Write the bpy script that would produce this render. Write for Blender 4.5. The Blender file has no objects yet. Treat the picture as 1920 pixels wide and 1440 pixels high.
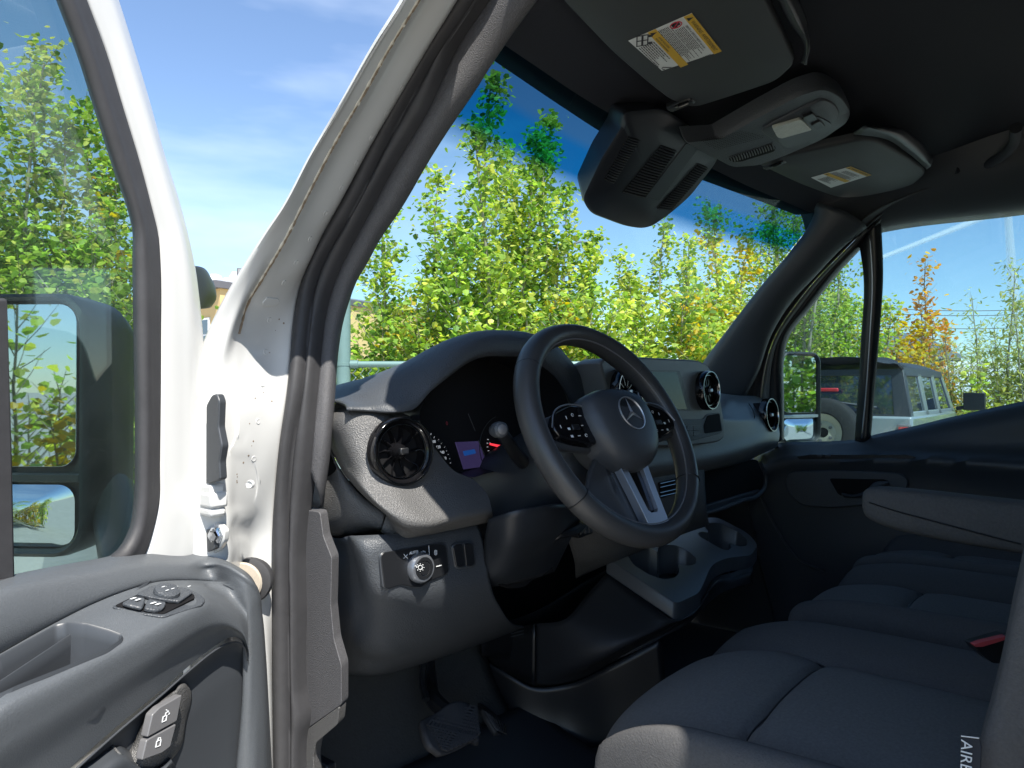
import bpy, bmesh, math, random
from mathutils import Vector, Matrix
random.seed(7)
V = Vector
scene = bpy.context.scene
COL = scene.collection
R_ = math.radians

# ------------------------------------------------------------------ camera
CAM = V((-1.449, -0.943, 1.5)); YAW = R_(50); PITCH = R_(0.46); FPX = 1380.0
cam_data = bpy.data.cameras.new('camera'); cam = bpy.data.objects.new('camera', cam_data)
COL.objects.link(cam); scene.camera = cam
cam.location = CAM; cam.rotation_euler = (math.pi/2 + PITCH, 0, -YAW)
cam_data.sensor_width = 36; cam_data.lens = 36*FPX/1920
cam_data.clip_start = 0.02; cam_data.clip_end = 3000
scene.render.resolution_x = 1024; scene.render.resolution_y = 768

# ------------------------------------------------------------------ light
SUN_EL = R_(56); SUN_AZ = R_(206)      # azimuth clockwise from the van's forward (+Y)
SUN_DIR = V((math.sin(SUN_AZ)*math.cos(SUN_EL), math.cos(SUN_AZ)*math.cos(SUN_EL), math.sin(SUN_EL)))
sun_data = bpy.data.lights.new('sun', 'SUN'); sun = bpy.data.objects.new('sun', sun_data); COL.objects.link(sun)
sun_data.energy = 3.9; sun_data.angle = R_(0.55); sun_data.color = (1.0, 0.945, 0.86)
sun.rotation_euler = (-SUN_DIR).to_track_quat('-Z', 'Y').to_euler(); sun.location = (-6, -9, 9)

world = bpy.data.worlds.new('World'); scene.world = world; world.use_nodes = True
wn, wl = world.node_tree.nodes, world.node_tree.links
wn.clear()
w_out = wn.new('ShaderNodeOutputWorld'); w_bg = wn.new('ShaderNodeBackground')
sky = wn.new('ShaderNodeTexSky'); sky.sky_type = 'NISHITA'; sky.sun_disc = False
sky.sun_elevation = SUN_EL; sky.sun_rotation = SUN_AZ; sky.air_density = 0.9; sky.dust_density = 0.15; sky.ozone_density = 2.5
w_bg.inputs['Strength'].default_value = 0.098
tc = wn.new('ShaderNodeTexCoord')
mp = wn.new('ShaderNodeMapping'); mp.inputs['Scale'].default_value = (1.1, 1.6, 5.0); mp.inputs['Rotation'].default_value = (0.05, 0.1, 0.4)
nz = wn.new('ShaderNodeTexNoise'); nz.inputs['Scale'].default_value = 1.6; nz.inputs['Detail'].default_value = 5; nz.inputs['Roughness'].default_value = 0.5
cr = wn.new('ShaderNodeValToRGB'); cr.color_ramp.elements[0].position = 0.50; cr.color_ramp.elements[1].position = 1.0
cr.color_ramp.elements[1].color = (0.6, 0.6, 0.6, 1)
mixc = wn.new('ShaderNodeMix'); mixc.data_type = 'RGBA'
mixc.inputs[7].default_value = (7.4, 7.9, 8.6, 1)
wl.new(tc.outputs['Generated'], mp.inputs['Vector']); wl.new(mp.outputs['Vector'], nz.inputs['Vector'])
wl.new(nz.outputs['Fac'], cr.inputs['Fac']); wl.new(cr.outputs['Color'], mixc.inputs[0])
wl.new(sky.outputs['Color'], mixc.inputs[6]); wl.new(mixc.outputs[2], w_bg.inputs['Color'])
wl.new(w_bg.outputs['Background'], w_out.inputs['Surface'])

scene.view_settings.view_transform = 'Standard'; scene.view_settings.look = 'None'
scene.view_settings.exposure = 1.38; scene.view_settings.gamma = 1; scene.view_settings.use_curve_mapping = False
scene.cycles.max_bounces = 10; scene.cycles.transparent_max_bounces = 24
scene.cycles.use_denoising = True

# ------------------------------------------------------------------ pixel -> place helpers
AX = V((math.sin(YAW)*math.cos(PITCH), math.cos(YAW)*math.cos(PITCH), math.sin(PITCH)))
RT = V((math.cos(YAW), -math.sin(YAW), 0)); UP = RT.cross(AX)
def ray(px, py): return AX + RT*((px-960)/FPX) + UP*((720-py)/FPX)
def hit(px, py, p, n):
    d = ray(px, py); return CAM + d*((V(p)-CAM).dot(n)/d.dot(n))
def at(px, py, X=None, Y=None, Z=None, D=None):
    d = ray(px, py)
    if X is not None: return CAM + d*((X-CAM.x)/d.x)
    if Y is not None: return CAM + d*((Y-CAM.y)/d.y)
    if Z is not None: return CAM + d*((Z-CAM.z)/d.z)
    return CAM + d*D
def sd(px, py, X0, k=0.19, z0=1.45):
    """point on a van side plane that leans inward (tumblehome) above z0"""
    s = 1 if X0 < 0 else -1
    n = V((1, 0, -k*s)); p = V((X0, 0, z0))
    q = hit(px, py, p, n)
    return q if q.z > z0 else at(px, py, X=X0)
# driver's door: hinge, opening angle, in-plane direction and inner normal
TH = R_(68); HX, HY = -0.95, 0.0
DU = V((-math.sin(TH), -math.cos(TH), 0)); DN = V((math.cos(TH), -math.sin(TH), 0)); HP = V((HX, HY, 0))
def dr(px, py, w): return hit(px, py, HP + DN*w, DN)
def do(s, w, z): return HP + DU*s + DN*w + V((0, 0, z))

# ------------------------------------------------------------------ object helpers
def tag(o, label=None, cat=None, group=None, kind=None):
    if label: o['label'] = label
    if cat: o['category'] = cat
    if group: o['group'] = group
    if kind: o['kind'] = kind
    return o
def empty(name, loc=(0, 0, 0), parent=None):
    o = bpy.data.objects.new(name, None); COL.objects.link(o); o.location = loc; o.empty_display_size = .1
    if parent: o.parent = parent
    return o
def link(name, me, mat, parent=None, angle=40, bevel=0, sub=0, solid=0, segs=2, offset=-1):
    if mat:
        for m in (mat if isinstance(mat, (list, tuple)) else [mat]): me.materials.append(m)
    if angle:
        me.polygons.foreach_set('use_smooth', [True]*len(me.polygons))
        try: me.set_sharp_from_angle(angle=R_(angle))
        except Exception: pass
    o = bpy.data.objects.new(name, me); COL.objects.link(o)
    if parent: o.parent = parent
    if solid:
        m = o.modifiers.new('s', 'SOLIDIFY'); m.thickness = solid; m.offset = offset; m.use_even_offset = False
    if bevel:
        m = o.modifiers.new('b', 'BEVEL'); m.width = bevel; m.segments = segs; m.limit_method = 'ANGLE'; m.angle_limit = R_(35)
        m.harden_normals = False; m.use_clamp_overlap = True
    if sub:
        m = o.modifiers.new('d', 'SUBSURF'); m.levels = sub; m.render_levels = sub
    return o
def mesh(name, vs, fs, mat, parent=None, **k):
    me = bpy.data.meshes.new(name); me.from_pydata([tuple(v) for v in vs], [], fs); me.update()
    return link(name, me, mat, parent, **k)
class MB:
    """collects shapes into one mesh"""
    def __init__(s): s.v = []; s.f = []; s.m = []
    def add(s, vs, fs, mi=0):
        b = len(s.v); s.v += [V(v) for v in vs]; s.f += [[i+b for i in f] for f in fs]; s.m += [mi]*len(fs)
    def box(s, c, sx, sy, sz, ax=None, mi=0):
        ax = ax or (V((1, 0, 0)), V((0, 1, 0)), V((0, 0, 1))); c = V(c)
        vs = [c + ax[0]*(i*sx/2) + ax[1]*(j*sy/2) + ax[2]*(k*sz/2) for i in (-1, 1) for j in (-1, 1) for k in (-1, 1)]
        s.add(vs, [[0, 1, 3, 2], [4, 6, 7, 5], [0, 4, 5, 1], [2, 3, 7, 6], [0, 2, 6, 4], [1, 5, 7, 3]], mi)
    def prism(s, pts, d, mi=0):
        n = len(pts); d = V(d); pts = [V(p) for p in pts]
        s.add(pts + [p+d for p in pts], [list(range(n)), list(range(2*n-1, n-1, -1))] + [[i, i+n, (i+1) % n+n, (i+1) % n] for i in range(n)], mi)
    def tube(s, path, r, n=10, caps=True, mi=0, flat=None):
        path = [V(p) for p in path]; m = len(path)
        rs = r if isinstance(r, (list, tuple)) else [r]*m
        t0 = (path[1]-path[0]).normalized()
        ref = V((0, 0, 1)) if abs(t0.z) < .9 else V((1, 0, 0))
        u = t0.cross(ref).normalized(); vs = []
        for i in range(m):
            t = (path[min(i+1, m-1)]-path[max(i-1, 0)]).normalized()
            u = (u - t*u.dot(t)).normalized(); w = t.cross(u)
            for j in range(n):
                a = 2*math.pi*j/n
                vs.append(path[i] + (u*math.cos(a) + w*math.sin(a))*rs[i])
        fs = [[i*n+j, i*n+(j+1) % n, (i+1)*n+(j+1) % n, (i+1)*n+j] for i in range(m-1) for j in range(n)]
        if caps: fs += [list(range(n-1, -1, -1)), [(m-1)*n+j for j in range(n)]]
        s.add(vs, fs, mi)
    def lathe(s, c, ax, prof, n=32, mi=0, e=None, caps=True):
        """prof = [(radius, along axis)], open ends are capped"""
        c = V(c); ax = V(ax).normalized(); ref = V((0, 0, 1)) if abs(ax.z) < .9 else V((1, 0, 0))
        u = (e or ax.cross(ref)).normalized(); w = ax.cross(u); vs = []; m = len(prof)
        for r, h in prof:
            for j in range(n):
                a = 2*math.pi*j/n; vs.append(c + ax*h + (u*math.cos(a)+w*math.sin(a))*r)
        fs = [[i*n+j, i*n+(j+1) % n, (i+1)*n+(j+1) % n, (i+1)*n+j] for i in range(m-1) for j in range(n)]
        if caps and prof[0][0] > 1e-5: fs.append(list(range(n-1, -1, -1)))
        if caps and prof[-1][0] > 1e-5: fs.append([(m-1)*n+j for j in range(n)])
        s.add(vs, fs, mi)
    def build(s, name, mat, parent=None, **k):
        me = bpy.data.meshes.new(name); me.from_pydata([tuple(v) for v in s.v], [], s.f)
        if any(s.m): me.polygons.foreach_set('material_index', s.m)
        me.update()
        bm = bmesh.new(); bm.from_mesh(me); bmesh.ops.recalc_face_normals(bm, faces=bm.faces); bm.to_mesh(me); bm.free()
        return link(name, me, mat, parent, **k)
def cr_(p0, p1, p2, p3, t):
    return 0.5*((2*p1) + (p2-p0)*t + (2*p0-5*p1+4*p2-p3)*t*t + (3*p1-p0-3*p2+p3)*t*t*t)
def spl(pts, n, lin=False):
    """resample a polyline to n points, smooth unless lin"""
    pts = [V(p) for p in pts]
    if not lin and len(pts) > 2:
        q = []
        for i in range(len(pts)-1):
            a, b = pts[i], pts[i+1]
            p0 = pts[i-1] if i > 0 else a*2-b
            p3 = pts[i+2] if i+2 < len(pts) else b*2-a
            # non-uniform tangents keep uneven spacing from overshooting
            d1 = (b-a).length or 1e-9; d0 = (a-p0).length or 1e-9; d2 = (p3-b).length or 1e-9
            m1 = ((b-a)/d1*d0 + (a-p0)/d0*d1)/(d0+d1)*d1
            m2 = ((p3-b)/d2*d1 + (b-a)/d1*d2)/(d1+d2)*d1
            for k in range(12):
                t = k/12; t2 = t*t; t3 = t2*t
                q.append(a*(2*t3-3*t2+1) + m1*(t3-2*t2+t) + b*(-2*t3+3*t2) + m2*(t3-t2))
        pts = q + [pts[-1]]
    L = [0]
    for a, b in zip(pts, pts[1:]): L.append(L[-1]+(b-a).length)
    out = []; j = 0
    for i in range(n):
        s = L[-1]*i/(n-1)
        while j < len(L)-2 and L[j+1] < s: j += 1
        t = (s-L[j])/((L[j+1]-L[j]) or 1e-9); out.append(pts[j].lerp(pts[j+1], min(max(t, 0), 1)))
    return out
def surf(name, rows, mat, parent=None, nu=40, nv=6, thick=0, lin=False, linr=False, face=None, angle=60, sub=0, offset=-1, bevel=0):
    """smooth sheet through rows of points; normals turned to face (default: the camera side)"""
    rows = [spl(r, nu, linr) for r in rows]
    if len(rows) > 2 and not lin:
        cols = [spl([r[i] for r in rows], (len(rows)-1)*nv+1) for i in range(nu)]
        rows = [[c[j] for c in cols] for j in range(len(cols[0]))]
    elif nv > 1 and not lin:
        rows = [[rows[0][i].lerp(rows[-1][i], j/nv) for i in range(nu)] for j in range(nv+1)]
    m = len(rows); vs = [p for r in rows for p in r]
    fs = [[j*nu+i, j*nu+i+1, (j+1)*nu+i+1, (j+1)*nu+i] for j in range(m-1) for i in range(nu-1)]
    s = 0; tgt = V(face) if face is not None else CAM
    for f in fs[::max(1, len(fs)//60)]:
        a, b, c, d = (vs[k] for k in f); nrm = (c-a).cross(d-b); s += 1 if nrm.dot(tgt-a) > 0 else -1
    if s < 0: fs = [f[::-1] for f in fs]
    me = bpy.data.meshes.new(name); me.from_pydata([tuple(v) for v in vs], [], fs)
    uv = me.uv_layers.new(name='UVMap')
    for p in me.polygons:
        for li in p.loop_indices:
            vi = me.loops[li].vertex_index; uv.data[li].uv = ((vi % nu)/(nu-1), (vi//nu)/(m-1))
    me.update()
    return link(name, me, mat, parent, angle=angle, solid=thick, sub=sub, offset=offset, bevel=bevel)
def fil(pts, r, n=5):
    """round the corners of a 2-D pixel outline"""
    out = []; N = len(pts)
    for i in range(N):
        p = V(pts[i][:2]); a = V(pts[i-1][:2]); b = V(pts[(i+1) % N][:2])
        rr = r if len(pts[i]) < 3 else pts[i][2]
        da = (a-p); db = (b-p); k = min(rr, da.length*.45, db.length*.45)
        if k < 0.2: out.append(tuple(p)); continue
        A = p+da.normalized()*k; B = p+db.normalized()*k
        for j in range(n+1):
            t = j/n; out.append(tuple(A*(1-t)**2 + p*2*t*(1-t) + B*t*t))
    return out
def plate(name, pts, d, mat, parent=None, bevel=.002, **k):
    mb = MB(); mb.prism(pts, d); return mb.build(name, mat, parent, bevel=bevel, **k)
def ring_frame(name, outer, inner, d, mat, parent=None, bevel=.001):
    n = len(outer); d = V(d); vs = [V(p) for p in outer]+[V(p) for p in inner]; vs += [v+d for v in vs]; fs = []
    for i in range(n):
        j = (i+1) % n
        fs += [[i, j, n+j, n+i], [2*n+i, 3*n+i, 3*n+j, 2*n+j], [i, 2*n+i, 2*n+j, j], [n+i, n+j, 3*n+j, 3*n+i]]
    mb = MB(); mb.add(vs, fs); return mb.build(name, mat, parent, bevel=bevel)
def text(name, s, o, xd, yd, size, mat, parent=None, ext=.0003, align='CENTER'):
    cu = bpy.data.curves.new(name, 'FONT'); cu.body = s; cu.size = 1; cu.extrude = ext/size; cu.align_x = align; cu.align_y = 'CENTER'; cu.resolution_u = 3
    t = bpy.data.objects.new('tmp', cu); COL.objects.link(t)
    dg = bpy.context.evaluated_depsgraph_get(); me = bpy.data.meshes.new_from_object(t.evaluated_get(dg))
    bpy.data.objects.remove(t); bpy.data.curves.remove(cu)
    xd = V(xd); yd = V(yd); xn = xd.normalized(); zd = xn.cross(yd.normalized())
    M = Matrix((( xd.x*size, yd.x*size, zd.x*size, o[0]), (xd.y*size, yd.y*size, zd.y*size, o[1]), (xd.z*size, yd.z*size, zd.z*size, o[2]), (0, 0, 0, 1)))
    me.transform(M); me.name = name
    return link(name, me, mat, parent, angle=0)

from mathutils.bvhtree import BVHTree
_bvh = {}
def on(o, px, py, d=0.0, nrm=False):
    """the spot on a finished surface seen at this pixel, lifted d off it"""
    t = _bvh.get(o.name)
    if t is None:
        t = _bvh[o.name] = BVHTree.FromPolygons([v.co.copy() for v in o.data.vertices], [list(p.vertices) for p in o.data.polygons])
    r = ray(px, py).normalized(); h, n, _, _ = t.ray_cast(CAM, r)
    if h is None: h, n, _, _ = t.find_nearest(CAM + r*1.2)
    if n.dot(r) > 0: n = -n
    return (h + n*d, n) if nrm else h + n*d
def topx(p):
    q = V(p)-CAM; z = q.dot(AX); return (960+FPX*q.dot(RT)/z, 720-FPX*q.dot(UP)/z)
def inside(pt, poly):
    x, y = pt; c = False; n = len(poly)
    for i in range(n):
        x1, y1 = poly[i]; x2, y2 = poly[i-1]
        if (y1 > y) != (y2 > y) and x < (x2-x1)*(y-y1)/(y2-y1)+x1: c = not c
    return c
def cut(o, poly):
    """opens a hole in a sheet where the outline lies"""
    bm = bmesh.new(); bm.from_mesh(o.data)
    bmesh.ops.delete(bm, geom=[f for f in bm.faces if inside(topx(f.calc_center_median()), poly)], context='FACES'); bm.to_mesh(o.data); bm.free()

# ------------------------------------------------------------------ materials
def mat(name, col, rough=.5, metal=0, spec=.5, bump=None, var=0, coat=0, emit=None, vscale=8, rvar=0):
    m = bpy.data.materials.new(name); m.use_nodes = True; n = m.node_tree.nodes; l = m.node_tree.links
    b = n['Principled BSDF']; b.inputs['Base Color'].default_value = (*col, 1); b.inputs['Roughness'].default_value = rough
    b.inputs['Metallic'].default_value = metal; b.inputs['Specular IOR Level'].default_value = spec; b.inputs['Coat Weight'].default_value = coat
    b.inputs['Coat Roughness'].default_value = .08
    if emit: b.inputs['Emission Color'].default_value = (*emit[0], 1); b.inputs['Emission Strength'].default_value = emit[1]
    if bump or var or rvar:
        t = n.new('ShaderNodeTexCoord')
    if var or rvar:
        z = n.new('ShaderNodeTexNoise'); z.inputs['Scale'].default_value = vscale; z.inputs['Detail'].default_value = 6; z.inputs['Roughness'].default_value = .65
        l.new(t.outputs['Object'], z.inputs['Vector'])
        if var:
            x = n.new('ShaderNodeMix'); x.data_type = 'RGBA'
            x.inputs[6].default_value = (*[c*(1-var) for c in col], 1); x.inputs[7].default_value = (*[min(1, c*(1+var)) for c in col], 1)
            l.new(z.outputs['Fac'], x.inputs[0]); l.new(x.outputs[2], b.inputs['Base Color'])
        if rvar:
            mr = n.new('ShaderNodeMapRange'); mr.inputs[1].default_value = .3; mr.inputs[2].default_value = .7
            mr.inputs[3].default_value = rough-rvar; mr.inputs[4].default_value = rough+rvar
            l.new(z.outputs['Fac'], mr.inputs[0]); l.new(mr.outputs[0], b.inputs['Roughness'])
    if bump:
        kind, sc, st, dist = bump
        if kind == 'v': q = n.new('ShaderNodeTexVoronoi'); o = q.outputs['Distance']
        elif kind == 'w':
            q = n.new('ShaderNodeTexWave'); q.bands_direction = 'DIAGONAL'; o = q.outputs['Fac']; q.inputs['Distortion'].default_value = 1.0; q.inputs['Detail'].default_value = 1
        else: q = n.new('ShaderNodeTexNoise'); o = q.outputs['Fac']; q.inputs['Detail'].default_value = 4
        q.inputs['Scale'].default_value = sc; l.new(t.outputs['Object'], q.inputs['Vector'])
        bp = n.new('ShaderNodeBump'); bp.inputs['Strength'].default_value = st; bp.inputs['Distance'].default_value = dist
        l.new(o, bp.inputs['Height']); l.new(bp.outputs['Normal'], b.inputs['Normal'])
    return m
def glass(name, tint, refl=1.0, dirt=0.0, band=None):
    """thin pane: transparent with Fresnel reflection and a little dust"""
    m = bpy.data.materials.new(name); m.use_nodes = True; n = m.node_tree.nodes; l = m.node_tree.links; n.clear()
    o = n.new('ShaderNodeOutputMaterial'); tr = n.new('ShaderNodeBsdfTransparent'); tr.inputs[0].default_value = (*tint, 1)
    gl = n.new('ShaderNodeBsdfGlossy'); gl.inputs['Roughness'].default_value = .01
    fr = n.new('ShaderNodeFresnel'); fr.inputs['IOR'].default_value = 1.5
    mu = n.new('ShaderNodeMath'); mu.operation = 'MULTIPLY'; mu.inputs[1].default_value = refl
    mx = n.new('ShaderNodeMixShader'); ge = n.new('ShaderNodeNewGeometry'); mi = n.new('ShaderNodeMapRange'); mi.inputs[3].default_value = 1.5; mi.inputs[4].default_value = 1/1.5
    l.new(ge.outputs['Backfacing'], mi.inputs[0]); l.new(mi.outputs[0], fr.inputs['IOR'])
    l.new(fr.outputs[0], mu.inputs[0]); l.new(mu.outputs[0], mx.inputs[0])
    l.new(tr.outputs[0], mx.inputs[1]); l.new(gl.outputs[0], mx.inputs[2]); last = mx
    if band:
        uv = n.new('ShaderNodeUVMap'); uv.uv_map = 'UVMap'; sp = n.new('ShaderNodeSeparateXYZ'); l.new(uv.outputs[0], sp.inputs[0])
        rp = n.new('ShaderNodeValToRGB'); rp.color_ramp.elements[0].position = band[1]; rp.color_ramp.elements[0].color = (*band[0], 1)
        e_ = rp.color_ramp.elements.new(.175); e_.color = (*band[0], 1); e_ = rp.color_ramp.elements.new(.155); e_.color = (.08, .21, .30, 1); rp.color_ramp.elements[-1].position = band[2]; rp.color_ramp.elements[-1].color = (*tint, 1)
        l.new(sp.outputs['Y'], rp.inputs[0]); l.new(rp.outputs[0], tr.inputs[0])
    if dirt:
        t = n.new('ShaderNodeTexCoord'); z = n.new('ShaderNodeTexNoise'); z.inputs['Scale'].default_value = 9; z.inputs['Detail'].default_value = 8; z.inputs['Roughness'].default_value = .7
        l.new(t.outputs['Object'], z.inputs['Vector'])
        r2 = n.new('ShaderNodeMapRange'); r2.inputs[1].default_value = .35; r2.inputs[2].default_value = .8; r2.inputs[3].default_value = dirt*.5; r2.inputs[4].default_value = dirt*1.6
        l.new(z.outputs['Fac'], r2.inputs[0])
        df = n.new('ShaderNodeBsdfDiffuse'); df.inputs[0].default_value = (.6, .62, .6, 1)
        m2 = n.new('ShaderNodeMixShader'); l.new(r2.outputs[0], m2.inputs[0]); l.new(mx.outputs[0], m2.inputs[1]); l.new(df.outputs[0], m2.inputs[2]); last = m2
    l.new(last.outputs[0], o.inputs[0]); return m

M = {}
M['paint'] = mat('white_paint', (.55, .555, .545), .34, coat=.4, var=.045, vscale=5)
M['plastic'] = mat('dark_grained_plastic', (.050, .056, .064), .47, spec=.5, bump=('v', 480, .8, .0007), var=.22, vscale=420)
M['pod'] = mat('charcoal_grained_plastic', (.09, .09, .09), .44, spec=.5, bump=('v', 560, .9, .0009), var=.25, vscale=380)
M['soft'] = mat('smooth_dark_plastic', (.044, .049, .056), .42, spec=.45, bump=('n', 300, .1, .0004), rvar=.06, vscale=4)
M['black'] = mat('black_plastic', (.010, .011, .013), .38, spec=.5)
M['gloss'] = mat('piano_black', (.006, .006, .007), .08, spec=.6)
M['void'] = mat('black_recess', (.006, .006, .007), .8, spec=.2)
M['rubber'] = mat('black_rubber_seal', (.040, .040, .043), .58, spec=.4, var=.3, bump=('n', 160, .25, .0006), vscale=30)
M['trimcloth'] = mat('speckled_pillar_trim', (.075, .075, .08), .6, spec=.5, bump=('v', 700, .7, .0008), var=.5, vscale=420)
M['headliner'] = mat('dark_headliner_cloth', (.022, .023, .029), .85, spec=.25, bump=('n', 420, .4, .0008))
M['visor'] = mat('visor_vinyl', (.046, .05, .052), .6, spec=.35, bump=('n', 500, .15, .0004))
M['fabric'] = mat('woven_seat_fabric', (.21, .208, .204), .9, spec=.25, bump=('w', 330, .9, .0015), var=.35, vscale=260)
M['bolster'] = mat('seat_bolster_fabric', (.088, .088, .090), .9, spec=.25, bump=('n', 420, .7, .0012), var=.30, vscale=300)
M['leather'] = mat('wheel_leather', (.042, .043, .045), .40, spec=.5, bump=('v', 520, .2, .0005), rvar=.07, vscale=12)
M['chrome'] = mat('bright_chrome', (.75, .76, .78), .12, metal=1)
M['badge'] = mat('badge_chrome', (.62, .64, .68), .38, metal=.9)
M['satin'] = mat('satin_silver', (.42, .45, .50), .34, metal=.85)
M['steel'] = mat('galvanised_steel', (.22, .30, .285), .5, metal=.25, var=.12, vscale=20)
M['mirror'] = mat('mirror_glass', (.58, .64, .70), .015, metal=1)
M['print'] = mat('white_print', (.65, .67, .68), .6)
M['printglow'] = mat('lit_white_print', (.4, .4, .42), .6, emit=((.8, .85, .9), .12))
M['redprint'] = mat('red_print', (.6, .03, .04), .5, emit=((1, .04, .06), .5))
M['yellow'] = mat('yellow_label', (.62, .38, .04), .6)
M['paper'] = mat('white_label', (.66, .68, .66), .6)
M['ink'] = mat('black_ink', (.03, .03, .035), .6)
M['lens'] = mat('frosted_lamp_lens', (.55, .57, .5), .35, bump=('v', 160, .6, .002), var=.2, vscale=60)
M['floor'] = mat('rubber_floor_mat', (.03, .034, .04), .6, spec=.3, bump=('n', 120, .2, .001))
M['glass'] = glass('side_glass', (.66, .77, .76), 1.3, .014)
M['glassr'] = glass('passenger_side_glass', (.64, .77, .80), .8, .007)
M['windshield'] = glass('windshield_glass', (.66, .79, .79), .7, .0, band=((.015, .20, .35), .228, .285))
M['doorplastic'] = mat('door_panel_plastic', (.078, .086, .095), .46, spec=.5, bump=('v', 750, .45, .0005), var=.2, vscale=420)
M['dark'] = mat('near_black_plastic', (.018, .021, .026), .42, spec=.45, bump=('n', 300, .1, .0004))
M['tray'] = mat('smooth_grey_plastic', (.085, .092, .10), .33, spec=.6, bump=('v', 480, .25, .0005), var=.12, vscale=300)
M['screen'] = mat('screen_glass', (.012, .02, .028), .10, spec=.28)
# ================================================================== VAN
van = empty('delivery_van')
tag(van, 'white delivery van with its driver door open, seen into the dark cab', 'van')

# ---- driver side body: windscreen pillar, hinge pillar, all one white pressing
def zz(o, s, pts): return [(o[0]+x/s, o[1]+y/s) for x, y in pts]
S0 = [(790,-60),(757,0),(707,81),(642,195),(588,287),(535,390),(504,440),(468,502),(429,573),(396,640),(386,665),(380,740),(376,866),(374,1000),(372,1120),(374,1250),(380,1480)]
S0b= [(794,-60),(761,0),(711,83),(647,197),(594,291),(543,394),(513,446),(480,508),(446,579),(420,650),(409,690),(402,760),(394,866),(392,1000),(392,1120),(394,1250),(400,1480)]
S1 = [(822,-60),(785,0),(724,100),(686,168),(632,260),(572,374),(535,448),(493,519),(462,573),(447,625),(436,690),(428,780),(424,870),(424,1000),(424,1120),(430,1250),(436,1480)]
S1b= [(832,-60),(795,0),(736,102),(699,170),(646,263),(588,376),(552,450),(512,522),(482,578),(466,632),(458,695),(452,780),(446,870),(440,1000),(440,1120),(444,1250),(452,1480)]
S2 = [(890,-60),(855,0),(800,89),(751,173),(697,265),(629,390),(600,440),(577,488),(548,540),(527,598),(516,655),(510,744),(501,866),(490,955),(480,1005),(480,1057),(491,1116),(500,1225),(508,1480)]
S2b= [(891,-60),(856,0),(802,89),(753,173),(699,265),(632,392),(604,444),(581,494),(562,545),(550,615),(545,675),(538,744),(525,840),(517,925),(513,987),(512,1057),(512,1140),(512,1260),(514,1480)]
body_rows = [[(lambda p: p+(p-CAM).normalized()*.09)(sd(x, y, -.985)) for x, y in S0], [sd(x, y, -.985) for x, y in S0],
             [sd(x, y, -.975) + V((0, .0, 0)) for x, y in S0b],
             [sd(x, y, -.955) for x, y in S1], [sd(x, y, -.935) for x, y in S1b],
             [sd(x, y, -.885) for x, y in S2], [sd(x, y, -.862) for x, y in S2b]]
body = surf('door_opening_pillar', body_rows, M['paint'], van, nu=240, nv=10, angle=60, thick=.004)
for v_ in body.data.vertices:      # pressings round the hinges
    x_, y_ = topx(v_.co)
    for bx, by, sx_, sy_, dd in ((462,905,15,42,.012), (430,790,8,48,.010), (446,846,13,12,-.008), (455,965,24,16,.009), (487,705,12,26,-.005), (450,1030,18,22,.006), (470,835,10,20,-.004)):
        w_ = ((x_-bx)/sx_)**2+((y_-by)/sy_)**2
        if w_ < 4: v_.co += V((1, .35, 0))*dd/(1+w_**3)
body.data.update()
tag(body, 'white painted windscreen and hinge pillar')
# sealer bead along the pillar
M['sealer'] = mat('cream_seam_sealer', (.66, .62, .52), .55, bump=('n', 90, .6, .002), var=.12, vscale=60)
bead = MB(); bead.tube([p + V((-.004, -.004, 0)) for p in spl([sd(x, y, -.952) for x, y in S1[:11]], 120)],
                       [(.0035+.0012*math.sin(i*1.7)*math.sin(i*.53))*min(1, (119-i)/25+.05) for i in range(120)], n=6)
bead.build('seam_sealer', M['sealer'], van)
M['dirt'] = mat('brown_seam_dirt', (.20, .15, .10), .8, var=.5, vscale=120)
bead = MB(); rng = random.Random(5)
dp = spl([sd(x+3.5, y+1.5, -.951) for x, y in S1[1:10]], 150)
bead.tube([p + V((-.0035, -.0035, 0)) for p in dp], [.0008+.0011*rng.random() for i in range(150)], n=5)
bead.build('seam_dirt', M['dirt'], van)

# pressed tab, spot welds and small chips in the pillar
tb_, tn_ = on(body, 506, 567, 0, True)
plate('pressed_tab', [on(body, x, y, .0014) for x, y in fil([(491,567),(500,557),(521,559),(524,566),(516,573),(492,574)], 3)], -tn_*.002, M['paint'], van, bevel=.0007)
for x, y in [(532,530),(555,492),(581,448),(610,400),(640,352),(668,306),(696,258),(724,212),(752,165),(505,600),(498,660),(492,720),(484,790),(476,860)]:
    p_, n_ = on(body, x, y, 0, True); w_ = MB(); w_.lathe(p_, n_, [(.0042, .0001), (.0036, .0007), (.002, .0004), (0, .0003)], n=14); w_.build('spot_weld', M['paint'], van)
rng = random.Random(9)
for k in range(16):
    t = rng.random(); x, y = 540-90*t+rng.uniform(-18, 18), 560+380*t; p_, n_ = on(body, x, y, 0, True); w_ = MB(); r_ = rng.uniform(.0006, .0016); w_.lathe(p_, n_, [(r_, .0001), (r_*.7, .0003), (0, .0003)], n=7); w_.build('paint_chip', M['dirt'], van)
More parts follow.
